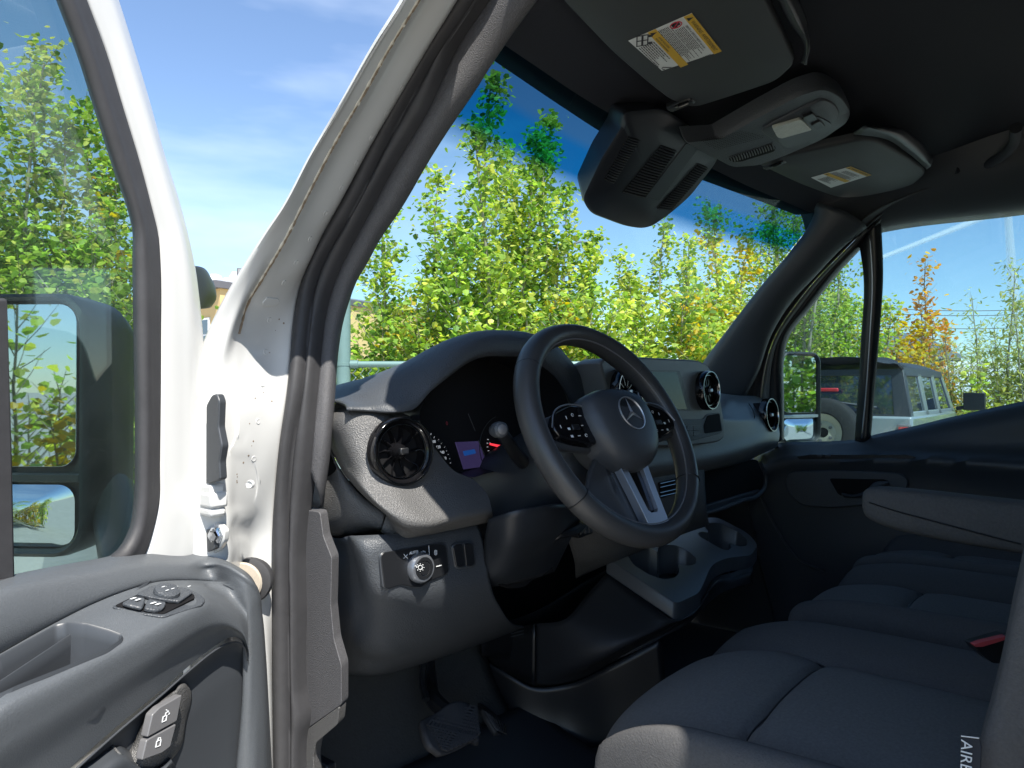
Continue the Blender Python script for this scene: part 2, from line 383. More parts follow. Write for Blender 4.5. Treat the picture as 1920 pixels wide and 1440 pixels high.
# ---- door-opening rubber seal with its two lobes
K1 = S2b
K3 = [(930,-60),(892,0),(813,119),(748,230),(667,390),(633,448),(608,492),(591,544),(583,598),(577,655),(568,740),(552,834),(545,918),(543,1000),(543,1140),(544,1214),(545,1330),(546,1480)]
K5 = [(960,-60),(919,0),(859,89),(805,206),(740,314),(699,390),(672,440),(650,482),(631,523),(618,561),(610,598),(604,648),(595,744),(589,807),(583,883),(574,959),(569,1022),(570,1140),(571,1290),(578,1352),(574,1372),(571,1480)]
k1 = spl([sd(x, y, -.862) for x, y in K1], 100); k3 = spl([sd(x, y, -.850) for x, y in K3], 100); k5 = spl([sd(x, y, -.828) for x, y in K5], 100)
out = V((-1, -.6, .1)).normalized()
rows = [k1, [a.lerp(b, .22)+out*.012 for a, b in zip(k1, k3)], [a.lerp(b, .55)+out*.016 for a, b in zip(k1, k3)], [a.lerp(b, .85)+out*.010 for a, b in zip(k1, k3)],
        k3, [a.lerp(b, .25)+out*.011 for a, b in zip(k3, k5)], [a.lerp(b, .6)+out*.013 for a, b in zip(k3, k5)], [a.lerp(b, .9)+out*.006 for a, b in zip(k3, k5)], [b + V((.012, .004, 0)) for b in k5]]
surf('door_seal', rows, M['rubber'], van, nu=110, nv=3, angle=70, thick=.003)

# ---- speckled inner trim of the windscreen pillar
T0 = K5[:15]
T1 = [(1040,-60),(995,0),(962,45),(886,160),(805,287),(745,390),(712,440),(685,490),(666,523),(652,561),(639,607),(631,659),(625,740),(620,800),(612,880),(600,950)]
t0 = spl([sd(x, y, -.826) for x, y in T0], 60); t1 = spl([sd(x, y, -.800) for x, y in T1], 60)
tm = [a.lerp(b, .5)+V((-.006, -.012, .002)) for a, b in zip(t0, t1)]
tb = [b + V((.012, .07, 0)) for b in t1]
surf('pillar_trim', [t0, tm, t1, tb], M['trimcloth'], van, nu=60, nv=5, angle=60, thick=.003)
# kick panel: grained plastic between seal and dash
kp = fil([(566,955),(600,960),(606,1005),(622,1046),(620,1137),(626,1199),(640,1248),(640,1322),(577,1366),(569,1300),(567,1140)], 6)
plate('kick_panel', [sd(x, y, -.822) for x, y in kp], V((.02, .01, 0)), M['trimcloth'], van, bevel=.003)
kp = fil([(575,1369),(636,1325),(633,1358),(592,1393),(587,1420),(592,1500),(570,1500)], 5)
plate('sill_trim', [sd(x, y, -.824) for x, y in kp], V((.02, .01, 0)), M['pod'], van, bevel=.003)

# ---- passenger side: inner pillar, door
PX = .83
def pd(x, y, X=PX, k=.19): return sd(x, y, X, k)
P0 = [(1290,735),(1325,676),(1370,617),(1430,540),(1490,470),(1522,425),(1533,395),(1528,378),(1500,366),(1440,348)]       # windscreen edge
P1 = [(1395,748),(1420,700),(1445,628),(1480,570),(1530,515),(1580,462),(1625,425),(1660,395),(1700,372),(1760,350)]   # inner edge at the door
p0 = spl([sd(x, y, .745) for x, y in P0[:8]], 40); p1 = spl([sd(x, y, .80) for x, y in P1[:7]], 40)
surf('pillar_trim', [[b+(b-CAM).normalized()*.10 for b in p0], p0, [a.lerp(b, .5)+V((-.012, -.02, 0)) for a, b in zip(p0, p1)], p1, [b+V((.05, .03, 0)) for b in p1]],
     M['soft'], van, nu=40, nv=6, thick=.004)
# passenger door: window surround
fo = [(1410,860),(1412,760),(1425,690),(1446,628),(1500,548),(1560,485),(1620,428),(1655,400),(1720,370),(1800,343),(1880,320),(1990,290)]
gi = [(1466,826),(1466,742),(1466,672),(1472,640),(1520,572),(1575,503),(1608,468),(1655,415),(1672,400),(1740,373),(1800,353),(1990,310)]
fo3 = spl([pd(x, y, .86) for x, y in fo], 70); gi3 = spl([pd(x, y, .885) for x, y in gi], 70)
mid = [a.lerp(b, .42)+V((-.012, -.004, 0)) for a, b in zip(fo3, gi3)]
surf('door_seal', [[p+V((-.03, .02, 0)) for p in fo3], fo3, [p + V((-.006, -.004, 0)) for p in [a.lerp(b, .12) for a, b in zip(fo3, gi3)]], [a.lerp(b, .26) for a, b in zip(fo3, gi3)]], M['rubber'], van, nu=70, nv=3, thick=.003)
pdoor = empty('passenger_door', (0, 0, 0), van)
M['doorgrey'] = mat('grey_window_frame', (.16, .17, .17), .4, spec=.5)
surf('window_frame', [r_[:44] for r_ in [[a.lerp(b, .27) for a, b in zip(fo3, gi3)], mid, [a.lerp(b, .62)+V((-.006, 0, 0)) for a, b in zip(fo3, gi3)]]], M['doorgrey'], pdoor, nu=70, nv=4, thick=.004)
surf('window_seal', [[a.lerp(b, .60)+V((-.007, 0, 0)) for a, b in zip(fo3, gi3)], [a.lerp(b, .85)+V((-.010, 0, 0)) for a, b in zip(fo3, gi3)], gi3, [p+V((.02, 0, 0)) for p in gi3]], M['black'], pdoor, nu=70, nv=4, thick=.003)
# divider bar between quarter light and sliding window
dv = [[(1608,440),(1619,520),(1614,640),(1608,740),(1602,832)], [(1628,424),(1632,520),(1628,640),(1620,740),(1616,832)], [(1638,415),(1642,520),(1636,640),(1630,740),(1624,832)], [(1652,405),(1656,520),(1648,640),(1640,740),(1632,832)]]
rw = [[pd(x, y, .885-.014*(i in (1, 2))) for x, y in r] for i, r in enumerate(dv)]
surf('window_divider', rw, M['black'], pdoor, nu=30, nv=4, thick=.012)
rw = [[pd(x, y, .868) for x, y in [(1629,440),(1634,520),(1629,640),(1622,740),(1614,822)]], [pd(x, y, .868) for x, y in [(1632,440),(1637,520),(1632,640),(1625,740),(1617,822)]]]
surf('divider_trim', rw, M['satin'], pdoor, nu=30, nv=1, thick=.003)
qg = [(1460,840),(1460,640),(1500,590),(1560,515),(1610,460),(1625,470),(1625,840)]
plate('quarter_glass', [pd(x, y, .893) for x, y in qg], V((.004, 0, 0)), M['glassr'], pdoor, bevel=0, angle=0)
sg = [(1628,850),(1640,405),(1700,375),(1800,345),(2000,290),(2000,740),(1900,765)]
plate('window_glass', [pd(x, y, .896) for x, y in sg], V((.004, 0, 0)), M['glassr'], pdoor, bevel=0, angle=0)
# door inner panel: sill roll, shelf, lower skin, map pocket
r0 = [(1395,905),(1420,852),(1455,832),(1500,829),(1560,827),(1610,823),(1640,815),(1700,802),(1800,778),(1900,756),(2010,734)]
r1 = [(1398,915),(1424,858),(1462,842),(1500,840),(1560,838),(1615,833),(1645,826),(1700,813),(1800,789),(1900,768),(2010,746)]
r2 = [(1400,930),(1430,868),(1466,853),(1520,850),(1600,848),(1660,846),(1720,845),(1800,848),(1850,850),(1920,852),(2010,858)]
r3 = [(1402,945),(1436,880),(1470,866),(1530,864),(1600,864),(1660,864),(1720,863),(1800,866),(1850,868),(1920,872),(2010,878)]
r4 = [(1405,960),(1440,900),(1476,880),(1540,876),(1600,878),(1660,880),(1720,880),(1800,886),(1850,890),(1920,900),(2010,910)]
r5 = [(1425,1060),(1455,990),(1490,965),(1540,958),(1600,960),(1660,962),(1720,965),(1800,975),(1850,985),(1920,1000),(2010,1020)]
r6 = [(1455,1180),(1480,1100),(1510,1050),(1560,1040),(1620,1040),(1680,1045),(1740,1060),(1800,1080),(1850,1100),(1920,1120),(2010,1140)]
r7 = [(1465,1260),(1490,1200),(1520,1160),(1570,1150),(1640,1150),(1700,1160),(1760,1190),(1820,1220),(1870,1250),(1940,1280),(2010,1300)]
r8 = [(1470,1420),(1500,1380),(1540,1360),(1600,1360),(1660,1370),(1720,1390),(1790,1420),(1850,1450),(1900,1480),(1960,1500),(2010,1520)]
wx = [.888, .862, .835, .800, .815, .825, .82, .835, .84]
surf('door_panel', [[pd(x, y, w) for x, y in r] for r, w in zip((r0, r1, r2, r3, r4, r5, r6, r7, r8), wx)], M['soft'], pdoor, nu=60, nv=6, thick=.004, angle=70)
hs = fil([(1470,905),(1480,884),(1560,882),(1640,884),(1690,888),(1704,900),(1700,920),(1640,946),(1560,953),(1505,949),(1482,932)], 10)
plate('handle_surround', [pd(x, y, .808) for x, y in hs], V((.012, 0, 0)), M['plastic'], pdoor, bevel=.004)
hr = fil([(1554,897),(1660,899),(1668,908),(1640,924),(1600,934),(1572,928)], 6)
plate('handle_recess', [pd(x, y, .8045) for x, y in hr], V((.004, 0, 0)), M['void'], pdoor, bevel=.001)
hh = [[(1578,924),(1600,927),(1622,920),(1640,904),(1664,901)], [(1582,932),(1604,934),(1630,928),(1652,918),(1668,908)]]
surf('inner_handle', [[pd(x, y, .798) for x, y in hh[0]], [pd((a[0]+b[0])/2, (a[1]+b[1])/2, .790) for a, b in zip(*hh)], [pd(x, y, .798) for x, y in hh[1]]], M['plastic'], pdoor, nu=30, nv=4, thick=.006)
sw = fil([(1493,856),(1520,852),(1600,853),(1700,853),(1718,857),(1690,864),(1600,863),(1500,862)], 3)
plate('switch_strip', [pd(x, y, .806) for x, y in sw], V((.02, 0, 0)), M['black'], pdoor, bevel=.002)
for k in range(2):
    x = 1532+k*14
    plate('window_switch', [pd(a, b, .797) for a, b in [(x,852),(x+10,852),(x+10,857),(x,857)]], V((.01, 0, 0)), M['plastic'], pdoor, bevel=.002)
for i, seg in enumerate([[(1415,905),(1450,980),(1500,1050),(1545,1070)]]):
    q = MB(); q.tube(spl([pd(x, y, .80) for x, y in seg], 20), .004, n=6); q.build('panel_piping', M['plastic'], pdoor)

# ---- outer body that closes the cab: roof, passenger side, bulkhead, floor, bonnet
def shell(name, rows, m, **k): return surf(name, rows, m, van, **k)
ys = [-2.6, -1.9, -1.2, -.6, -.42]
shell('roof_skin', [[V((x, y, z)) for y in ys] for x, z in ((-.90, 1.98), (-.86, 2.11), (-.70, 2.20), (-.3, 2.235), (.3, 2.235), (.70, 2.20), (.86, 2.11), (.90, 1.98))], M['paint'], nu=16, nv=4, face=(0, -1, 6), thick=.003)
shell('roof_skin', [[V((x, y, z)) for x in (-.70, -.35, 0, .35, .70)] for y, z in ((-.60, 2.205), (-.48, 2.18), (-.40, 2.155), (-.32, 2.115))], M['paint'], nu=16, nv=4, face=(0, 0, 6), thick=.003)
# driver side: unseen B pillar and cargo side, front edge placed to shade the seat
mb = MB()
mb.prism([V((-.99, -1.05, .45)), V((-.99, -2.6, .45)), V((-.99, -2.6, 1.55)), V((-.90, -2.6, 2.05)), V((-.90, -1.07, 2.05)), V((-.975, -1.03, 1.55))], V((.07, 0, 0)))
mb.build('side_panel', M['paint'], van, bevel=.01)
mb = MB(); mb.prism([V((.99, .35, .45)), V((.99, -2.6, .45)), V((.99, -2.6, 1.30)), V((.985, -.9, 1.36)), V((.985, .02, 1.28)), V((.99, .35, 1.2))], V((-.07, 0, 0)))
mb.build('side_panel', M['paint'], van, bevel=.01)
mb = MB(); mb.prism([V((.985, -1.22, 1.2)), V((.985, -2.6, 1.2)), V((.90, -2.6, 2.05)), V((.90, -1.24, 2.05))], V((-.07, 0, 0)))
mb.build('side_panel', M['paint'], van, bevel=.01)
mb = MB(); mb.box((0, -1.62, 1.30), 1.84, .03, 1.7); mb.build('bulkhead', mat('light_grey_bulkhead', (.55, .56, .57), .6), van, bevel=.005)  # unseen; pale grey chosen to bounce light onto the seats
mb = MB(); mb.box((0, -.62, .70), 1.68, 1.95, .04); mb.build('cab_floor', M['floor'], van, bevel=.004)
mb = MB(); mb.box((-.90, -.62, .52), .12, 1.2, .05); mb.build('entry_step', M['black'], van, bevel=.006)
shell('bonnet', [[V((x, .42-.35*abs(x)**2.4, 1.33)) for x in (-.9, -.5, 0, .5, .9)], [V((x, .85-.25*abs(x)**2, 1.24)) for x in (-.92, -.5, 0, .5, .92)], [V((x, 1.15-.35*abs(x)**2, 1.05)) for x in (-.93, -.5, 0, .5, .93)], [V((x, 1.22-.35*abs(x)**2, .6)) for x in (-.93, -.5, 0, .5, .93)]], M['paint'], nu=20, nv=5, face=(0, 3, 4), thick=.003)
shell('wing', [[V((-.955, .02, z)) for z in (.5, .8, 1.1, 1.30)], [V((-.97, .3, z)) for z in (.9, 1.0, 1.15, 1.28)], [V((-.97, .7, z)) for z in (.95, 1.0, 1.1, 1.20)], [V((-.90, 1.02, z)) for z in (.5, .7, .9, 1.03)]], M['paint'], nu=14, nv=5, face=(-4, .5, 1), thick=.003)
shell('wing', [[V((.985, .20, z)) for z in (.5, .8, 1.1, 1.30)], [V((.985, .4, z)) for z in (.9, 1.0, 1.15, 1.28)], [V((.985, .7, z)) for z in (.95, 1.0, 1.1, 1.20)], [V((.90, 1.02, z)) for z in (.5, .7, .9, 1.03)]], M['paint'], nu=14, nv=5, face=(4, .5, 1), thick=.003)
for sx in (-.86, .86):
    w = MB(); w.lathe((sx-.11*(1 if sx > 0 else -1)*-1, .55, .36), (1, 0, 0), [(.20, -.12), (.34, -.12), (.36, -.09), (.36, .09), (.34, .12), (.20, .12)], n=40); wo = w.build('wheel', M['rubber'], van)
    r = MB(); r.lathe((sx-.11*(1 if sx > 0 else -1)*-1, .55, .36), (1, 0, 0), [(.0, -.10), (.205, -.115), (.205, .115), (.0, .10)], n=32); r.build('rim', M['satin'], wo)
mb = MB(); mb.box((0, .22, .95), 1.66, .03, .75); mb.build('firewall', M['black'], van, bevel=.004)

surf('footwell_side_panel', [[V((x, y, z)) for y in (.24, .05, -.15, -.4, -.9)] for x, z in ((.875, .68), (.878, .9), (.88, 1.05), (.88, 1.2))], M['soft'], van, nu=16, nv=4, thick=.004)
# ---- windscreen: bowed glass from header to scuttle
def wsx(x): return -.30*abs(x/.86)**2.6
def glz(x, v):
    top = V((x*.86, -.20-.13*abs(x)**2.4, 2.035-.035*abs(x)**2)); bot = V((x*1.0, .42-.34*abs(x)**2.4, 1.40))
    p = top.lerp(bot, v); p += V((0, .03, .02))*math.sin(math.pi*v); return p
XS = [-.83, -.72, -.55, -.36, -.18, 0, .18, .36, .55, .72, .83]
ws = surf('windscreen', [[glz(x, v) for x in XS] for v in (-.07, 0, .12, .25, .4, .55, .7, .85, 1)], M['windshield'], van, nu=60, nv=6, angle=80)
# black edge band on the windscreen
surf('windscreen_edge', [[glz(x, v)+V((0, -.006, -.006)) for x in XS] for v in (-.14, -.11, -.075)], M['black'], van, nu=40, nv=3)

# ---- headliner with front shelf, visors and console
def hl(px, py, z): return at(px, py, Z=z)
hr0 = [V((x, y, z)) for x, y, z in [(-.68,-.265,2.012),(-.55,-.235,2.022),(-.36,-.20,2.03),(-.18,-.175,2.034),(0,-.168,2.035),(.18,-.175,2.034),(.36,-.20,2.03),(.55,-.235,2.022),(.68,-.265,2.012)]]
def hrow(dy, dz, k=1.0): return [V((p.x*k, p.y+dy, p.z+dz)) for p in hr0]
surf('headliner', [hrow(.05, -.012), hrow(-.012, -.012), hrow(-.05, .004), hrow(-.09, .012), hrow(-.13, .035, 1.06), hrow(-.36, .085, 1.1), hrow(-.44, .10, 1.12), hrow(-.8, .115, 1.14), hrow(-1.5, .115, 1.14)], M['headliner'], van, nu=50, nv=6, thick=.004, face=(0, -.8, 1))
# side rails between headliner and door openings
for s in (-1, 1):
    rr = [[V((s*x, y, z)) for y in ((-.22, -.40, -.7, -1.0, -1.6) if s > 0 else (-.62, -.7, -.9, -1.2, -1.6))] for x, z in ((.655, 2.06), (.72, 2.025), (.755, 1.985), (.80, 1.955), (.845, 1.95))]
    rr = [[V((p.x - s*.0, p.y, p.z + (.0 if i else -.03) + (.09 if k == 0 and i > 1 else 0))) for i, p in enumerate(r)] for k, r in enumerate(rr)]
    surf('roof_rail', rr, M['soft'], van, nu=30, nv=4, thick=.004, face=(0, -.8, 1.6))
# ================================================================== DRIVER DOOR
door = empty('driver_door', (0, 0, 0), van)
tag(door, 'open driver door with white frame and grey inner panel')
# steel frame: glass edge -> rubber -> grey flat face -> rounded white edge
G = [(70,-100),(105,0),(143,100),(177,207),(213,320),(240,397),(248,433),(248,480),(250,640),(252,860),(250,940),(241,993),(221,1029),(193,1049),(140,1060),(80,1068),(12,1080),(-80,1092)]
Rm = [(98,-100),(133,0),(168,100),(202,207),(236,320),(258,397),(268,440),(272,480),(276,640),(277,860),(275,940),(267,996),(248,1034),(215,1056),(150,1068),(85,1076),(12,1088),(-80,1100)]
Wl = [(128,-100),(163,0),(199,97),(232,205),(263,307),(285,390),(297,440),(301,490),(302,640),(300,870),(299,940),(288,993),(274,1037),(255,1070),(180,1090),(100,1096),(12,1104),(-80,1115)]
Wc = [(166,-100),(201,0),(233,105),(264,205),(292,300),(316,385),(330,432),(340,490),(349,600),(353,700),(355,870),(355,960),(350,1010),(340,1050)]
We = [(188,-100),(222,0),(249,85),(279,185),(307,285),(337,380),(352,436),(363,485),(375,570),(384,680),(391,818),(392,900),(392,980),(391,1060)]
surf('window_seal', [[dr(x, y, -.012) for x, y in G], [dr(x, y, .004) for x, y in [((a[0]*.6+b[0]*.4), (a[1]*.6+b[1]*.4)) for a, b in zip(G, Rm)]], [dr(x, y, .010) for x, y in Rm],
    [dr(x, y, .008) for x, y in [((a[0]*.5+b[0]*.5), (a[1]*.5+b[1]*.5)) for a, b in zip(Rm, Wl)]], [dr(x, y, .006) for x, y in Wl]], M['rubber'], door, nu=90, nv=5, thick=.006, angle=60)
fr0 = [dr(x, y, .004) for x, y in Wl[:13]]; fr1 = [dr(x, y, .010) for x, y in Wc]; fr2 = [dr(x, y, -.012) for x, y in We]
fr0 = spl(fr0 + [dr(255, 1085, .004)], 90); fr1 = spl(fr1 + [dr(338, 1085, .008)], 90); fr2 = spl(fr2 + [dr(391, 1085, -.012)], 90)
dframe = surf('door_frame', [fr0, [a.lerp(b, .5)+DN*.001 for a, b in zip(fr0, fr1)], [a.lerp(b, .92) for a, b in zip(fr0, fr1)], fr1, [a.lerp(b, .6)+DN*.004 for a, b in zip(fr1, fr2)], fr2, [p-DN*.035-DU*.01 for p in fr2]], M['paint'], door, nu=90, nv=4, thick=.004, angle=50)
bc0, bn0 = on(dframe, 373, 911, .0008, True); pl = MB(); pl.lathe(bc0, bn0, [(0, 0), (.0085, 0), (.0092, -.004), (.0092, -.012)], n=24); pl.build('bung', M['black'], door)
plate('window_pane', [dr(x, y, -.016) for x, y in [(60,-100),(112,0),(150,100),(184,207),(219,320),(246,400),(255,440),(257,860),(254,950),(244,1003),(224,1038),(190,1058),(12,1086),(-80,1098),(-80,-100)]], -DN*.004, M['glass'], door, bevel=0, angle=0)
db = MB(); db.prism([dr(x, y, -.008) for x, y in [(-60,700),(8,700),(12,1090),(-60,1096)]], DN*.012); 
db = MB(); db.prism([dr(x, y, -.006) for x, y in [(-40,560),(-1,560),(8,860),(13,1085),(-40,1092)]], DN*.012); db.build('window_divider', M['rubber'], door, bevel=.003)

# inner panel: upper shelf, drop, switch ledge, outer roll, lower skin (rows run from left to the hinge edge)
q = [
 ([(-90,1112),(12,1083),(100,1064),(180,1050),(240,1038),(280,1036),(340,1037),(380,1042),(420,1052),(450,1066),(470,1080)], -.006),
 ([(-90,1118),(12,1089),(100,1070),(180,1056),(240,1045),(280,1043),(340,1045),(380,1050),(420,1060),(452,1073),(475,1090)], .016),
 ([(-90,1134),(12,1106),(100,1092),(180,1080),(240,1068),(290,1062),(345,1060),(390,1064),(425,1072),(455,1086),(480,1108)], .034),
 ([(-90,1150),(12,1122),(100,1106),(180,1094),(245,1081),(300,1075),(350,1072),(395,1075),(430,1083),(455,1096),(482,1120)], .042),
 ([(-90,1276),(0,1226),(100,1170),(185,1128),(245,1105),(290,1092),(350,1088),(400,1090),(432,1094),(454,1102),(464,1120)], .046),
 ([(-90,1282),(0,1231),(100,1175),(187,1132),(247,1109),(292,1095),(350,1091),(400,1093),(430,1097),(451,1106),(462,1124)], .050),
 ([(-90,1340),(0,1283),(100,1215),(200,1170),(262,1138),(305,1118),(362,1108),(402,1112),(428,1122),(448,1134),(463,1150)], .086),
 ([(-90,1378),(0,1312),(100,1262),(200,1212),(275,1172),(330,1142),(384,1122),(410,1130),(434,1142),(452,1156),(465,1176)], .108),
 ([(-90,1398),(0,1330),(100,1278),(200,1228),(280,1184),(335,1154),(388,1134),(414,1144),(437,1157),(453,1172),(465,1200)], .116),
 ([(-90,1470),(0,1395),(100,1336),(200,1276),(285,1226),(345,1190),(395,1166),(420,1166),(440,1174),(455,1186),(466,1216)], .118),
 ([(-90,1560),(0,1482),(100,1408),(200,1338),(290,1270),(350,1222),(400,1192),(425,1182),(444,1184),(457,1196),(467,1232)], .106),
 ([(-90,1640),(0,1560),(110,1460),(210,1370),(300,1296),(360,1244),(405,1210),(428,1196),(446,1196),(458,1210),(467,1250)], .100)]
def sst(a, b, x): t = min(1, max(0, (x-a)/(b-a))); return t*t*(3-2*t)
def dw(x, y, w): return dr(x, y, max(w, -.006+.112*sst(330, 478, x)) if w > -.002 else w + .085*sst(330, 478, x))
dpanel = surf('door_panel', [[dw(x, y, w) for x, y in r] for r, w in q[4:]], M['doorplastic'], door, nu=150, nv=9, angle=60)
# rim of the panel along the hinge edge
c0r = [(-90,1104),(12,1080),(100,1062),(180,1048),(240,1036),(280,1034),(340,1036),(380,1041),(430,1054),(466,1076),(484,1106),(492,1150),(499,1230),(503,1300),(511,1460)]
c1r = [(-90,1116),(12,1091),(100,1073),(180,1060),(242,1048),(284,1046),(345,1047),(390,1052),(432,1065),(458,1084),(476,1112),(483,1150),(488,1240),(490,1300),(490,1460)]
c2r = [(-90,1136),(12,1108),(100,1094),(180,1081),(246,1069),(292,1064),(347,1063),(391,1067),(430,1077),(453,1094),(468,1120),(474,1160),(476,1240),(476,1300),(470,1460)]
c3r = [(-90,1276),(0,1226),(100,1170),(185,1128),(246,1105),(292,1093),(350,1089),(400,1090),(436,1096),(453,1107),(463,1126),(468,1165),(469,1240),(468,1300),(454,1460)]
c4r = [(-90,1284),(0,1233),(100,1177),(187,1134),(248,1110),(294,1098),(350,1094),(400,1095),(433,1101),(448,1112),(457,1130),(462,1168),(463,1240),(462,1300),(448,1460)]
surf('panel_rim', [[dw(x, y, w) for x, y in r] for r, w in ((c0r, -.004), (c1r, .018), (c2r, .036), (c3r, .044))] + [[dw(x, y, .040)-DN*.006 for x, y in c4r]], M['doorplastic'], door, nu=130, nv=7, angle=60, thick=.002)
e4 = [(467,1190),(467,1240),(465,1300),(456,1370),(440,1480)]
lw = [[(-90,1660),(0,1578),(120,1466),(220,1376),(305,1304),(362,1254),(404,1221),(428,1208),(446,1206),(457,1214),(463,1240)],
      [(-90,1740),(0,1660),(130,1520),(240,1440),(330,1370),(380,1320),(415,1290),(436,1275),(450,1268),(458,1272),(463,1290)],
      [(-90,1820),(0,1740),(140,1620),(250,1530),(340,1460),(390,1420),(422,1395),(438,1378),(450,1366),(456,1362),(460,1360)],
      [(-90,1900),(0,1820),(150,1700),(260,1620),(350,1560),(400,1530),(425,1510),(440,1495),(448,1485),(450,1480),(452,1476)]]
surf('lower_panel', [[dr(x, y, .103) for x, y in lw[0]], [dr(x, y, .094) for x, y in lw[0]]] + [[dr(x, y, w) for x, y in r] for r, w in zip(lw[1:], (.090, .086, .084))], M['soft'], door, nu=60, nv=5, angle=70, thick=.002)
# window switch pack let into the ledge
def pk(pts, w, r=4): return [dr(x, y, w) for x, y in fil(pts, r)]
ledge_n = V((0, 0, 1))
lp0, lp1, lp2 = dr(350, 1091, .05), dr(0, 1231, .05), dr(0, 1312, .108)
ledge_n = (lp1-lp0).cross(lp2-lp0).normalized(); ledge_n = ledge_n if ledge_n.z > 0 else -ledge_n
def lg(px, py, dz=0): return hit(px, py, lp0+ledge_n*dz, ledge_n)
_, ledge_n = on(dpanel, 300, 1130, 0, True)
def lg(px, py, dz=0): return on(dpanel, px, py, dz)
bz = fil([(208,1141),(285,1104),(300,1100),(352,1106),(376,1118),(384,1128),(378,1135),(306,1160),(280,1156)], 8)
plate('switch_bezel', [lg(x, y, .002) for x, y in bz], -ledge_n*.008, M['plastic'], door, bevel=.001)
b2 = fil([(215,1140),(285,1106),(300,1104),(345,1110),(363,1119),(364,1125),(305,1155),(282,1152)], 5)
plate('switch_well', [lg(x, y, .0028) for x, y in b2], -ledge_n*.003, M['void'], door, bevel=.0004)
b3 = fil([(256,1123),(285,1107.5),(302,1105.5),(343,1111.5),(360,1119.5),(334,1136),(300,1132)], 4)
plate('mirror_switch_block', [lg(x, y, .006) for x, y in b3], -ledge_n*.004, M['plastic'], door, bevel=.001)
for pts in ([(228,1141),(252,1128),(272,1131),(264,1150),(240,1145)], [(267,1150),(276,1132),(309,1138),(304,1150),(290,1154)]):
    plate('window_switch', [lg(x, y, .0065) for x, y in fil(pts, 5)], -ledge_n*.004, M['plastic'], door, bevel=.0015)
k = MB(); kc = lg(310, 1119, .006); k.lathe(kc, ledge_n, [(.0, .004), (.009, .004), (.0125, .003), (.0135, 0), (.0135, -.003)], n=28); k.build('mirror_knob', M['plastic'], door)
ic = MB()
for x, y in [(249,1134),(257,1136),(284,1141),(293,1143)]: ic.box(lg(x, y, .0072), .006, .003, .0004, (DU, DN, V((0, 0, 1))))
for x, y in [(302,1117),(318,1120),(308,1123),(304,1107),(327,1110.5),(350,1116.5)]: ic.box(lg(x, y, .0106 if 1112 < y < 1124 else .0066), .004, .0014, .0004, (DU, DN, V((0, 0, 1))))
ic.build('switch_symbols', M['print'], door)
# pull recess in the ledge
pr0 = fil([(-90,1285),(0,1235),(104,1178),(124,1173),(160,1174),(205,1186),(228,1195),(226,1204),(200,1222),(120,1256),(30,1292),(-90,1350)], 7)
tpr = [on(dpanel, x, y, .002) for x, y in pr0]; cut(dpanel, pr0); c0 = sum(tpr, V())/len(tpr)
def shr(k, dz): return [c0 + (p-c0)*k + V((0, 0, dz)) for p in tpr]
rings = [shr(1.03, -.002), shr(1.0, .0012), shr(.965, .0), shr(.93, -.012), shr(.86, -.055), shr(.80, -.062)]
n = len(tpr); mb = MB(); mb.add([p for r in rings for p in r], [[j*n+i, j*n+(i+1) % n, (j+1)*n+(i+1) % n, (j+1)*n+i] for j in range(5) for i in range(n)] + [[5*n+i for i in range(n)]])
mb.build('pull_recess', M['soft'], door, angle=60)
# unlock / lock buttons on their raised wedge
wq = [[(352,1284),(360,1300),(350,1352),(340,1400),(322,1424),(300,1438),(268,1445),(240,1432)], [(340,1284),(345,1300),(334,1352),(322,1402),(308,1420),(290,1436),(262,1440),(236,1424)], [(332,1292),(284,1338),(273,1386),(262,1428),(256,1434),(248,1432),(238,1424),(226,1412)], [(318,1300),(268,1350),(250,1395),(232,1420),(226,1418),(222,1412),(216,1405),(212,1396)]]
surf('button_wedge', [[dr(x, y, w) for x, y in r] for r, w in zip(wq, (.092, .104, .106, .092))], M['pod'], door, nu=24, nv=5, angle=60, thick=.002)
def btn(pts, nm):
    plate(nm, [dr(x, y, .1165) for x, y in fil(pts, 4)], -DN*.009, M['satinplastic'], door, bevel=.0012)
M['satinplastic'] = mat('satin_grey_plastic', (.13, .13, .135), .38, spec=.5)
btn([(342,1302),(332,1352),(276,1383),(286,1340),(300,1326)], 'unlock_button'); btn([(331,1357),(320,1400),(304,1412),(266,1426),(275,1388)], 'lock_button')
lk = MB()
def arcp(cx, cy, r, a0, a1, n=10, ry=None): return [(cx+r*math.cos(math.radians(a0+(a1-a0)*i/n)), cy-(ry or r)*math.sin(math.radians(a0+(a1-a0)*i/n))) for i in range(n+1)]
def stroke(mb, pts, f, r=.0005): mb.tube([f(x, y) for x, y in pts], r, n=5)
f = lambda x, y: dr(x, y, .1169)
stroke(lk, [(306,1344),(313,1341),(311,1351),(304,1354),(306,1344)], f); stroke(lk, [(310,1342),(311,1337),(315,1334),(318,1337),(316,1340)], f); stroke(lk, [(316,1333),(312,1331)], f)
stroke(lk, [(294,1390),(302,1387),(300,1398),(292,1401),(294,1390)], f); stroke(lk, [(296,1389),(297,1384),(301,1383),(301,1387)], f)
lk.build('lock_symbols', M['print'], door)
# inner handle cup below the buttons
hc = [[(-40,1520),(80,1470),(170,1428),(222,1398),(238,1404),(262,1432),(300,1436),(318,1420)], [(-40,1560),(80,1510),(180,1462),(232,1424),(252,1438),(280,1446),(306,1442),(322,1426)], [(-40,1620),(100,1560),(190,1510),(240,1480),(270,1480),(300,1470),(316,1454),(328,1436)]]
surf('door_handle', [[dr(x, y, w) for x, y in r] for r, w in zip(hc, (.094, .112, .10))], M['soft'], door, nu=30, nv=6, thick=.003, angle=60)

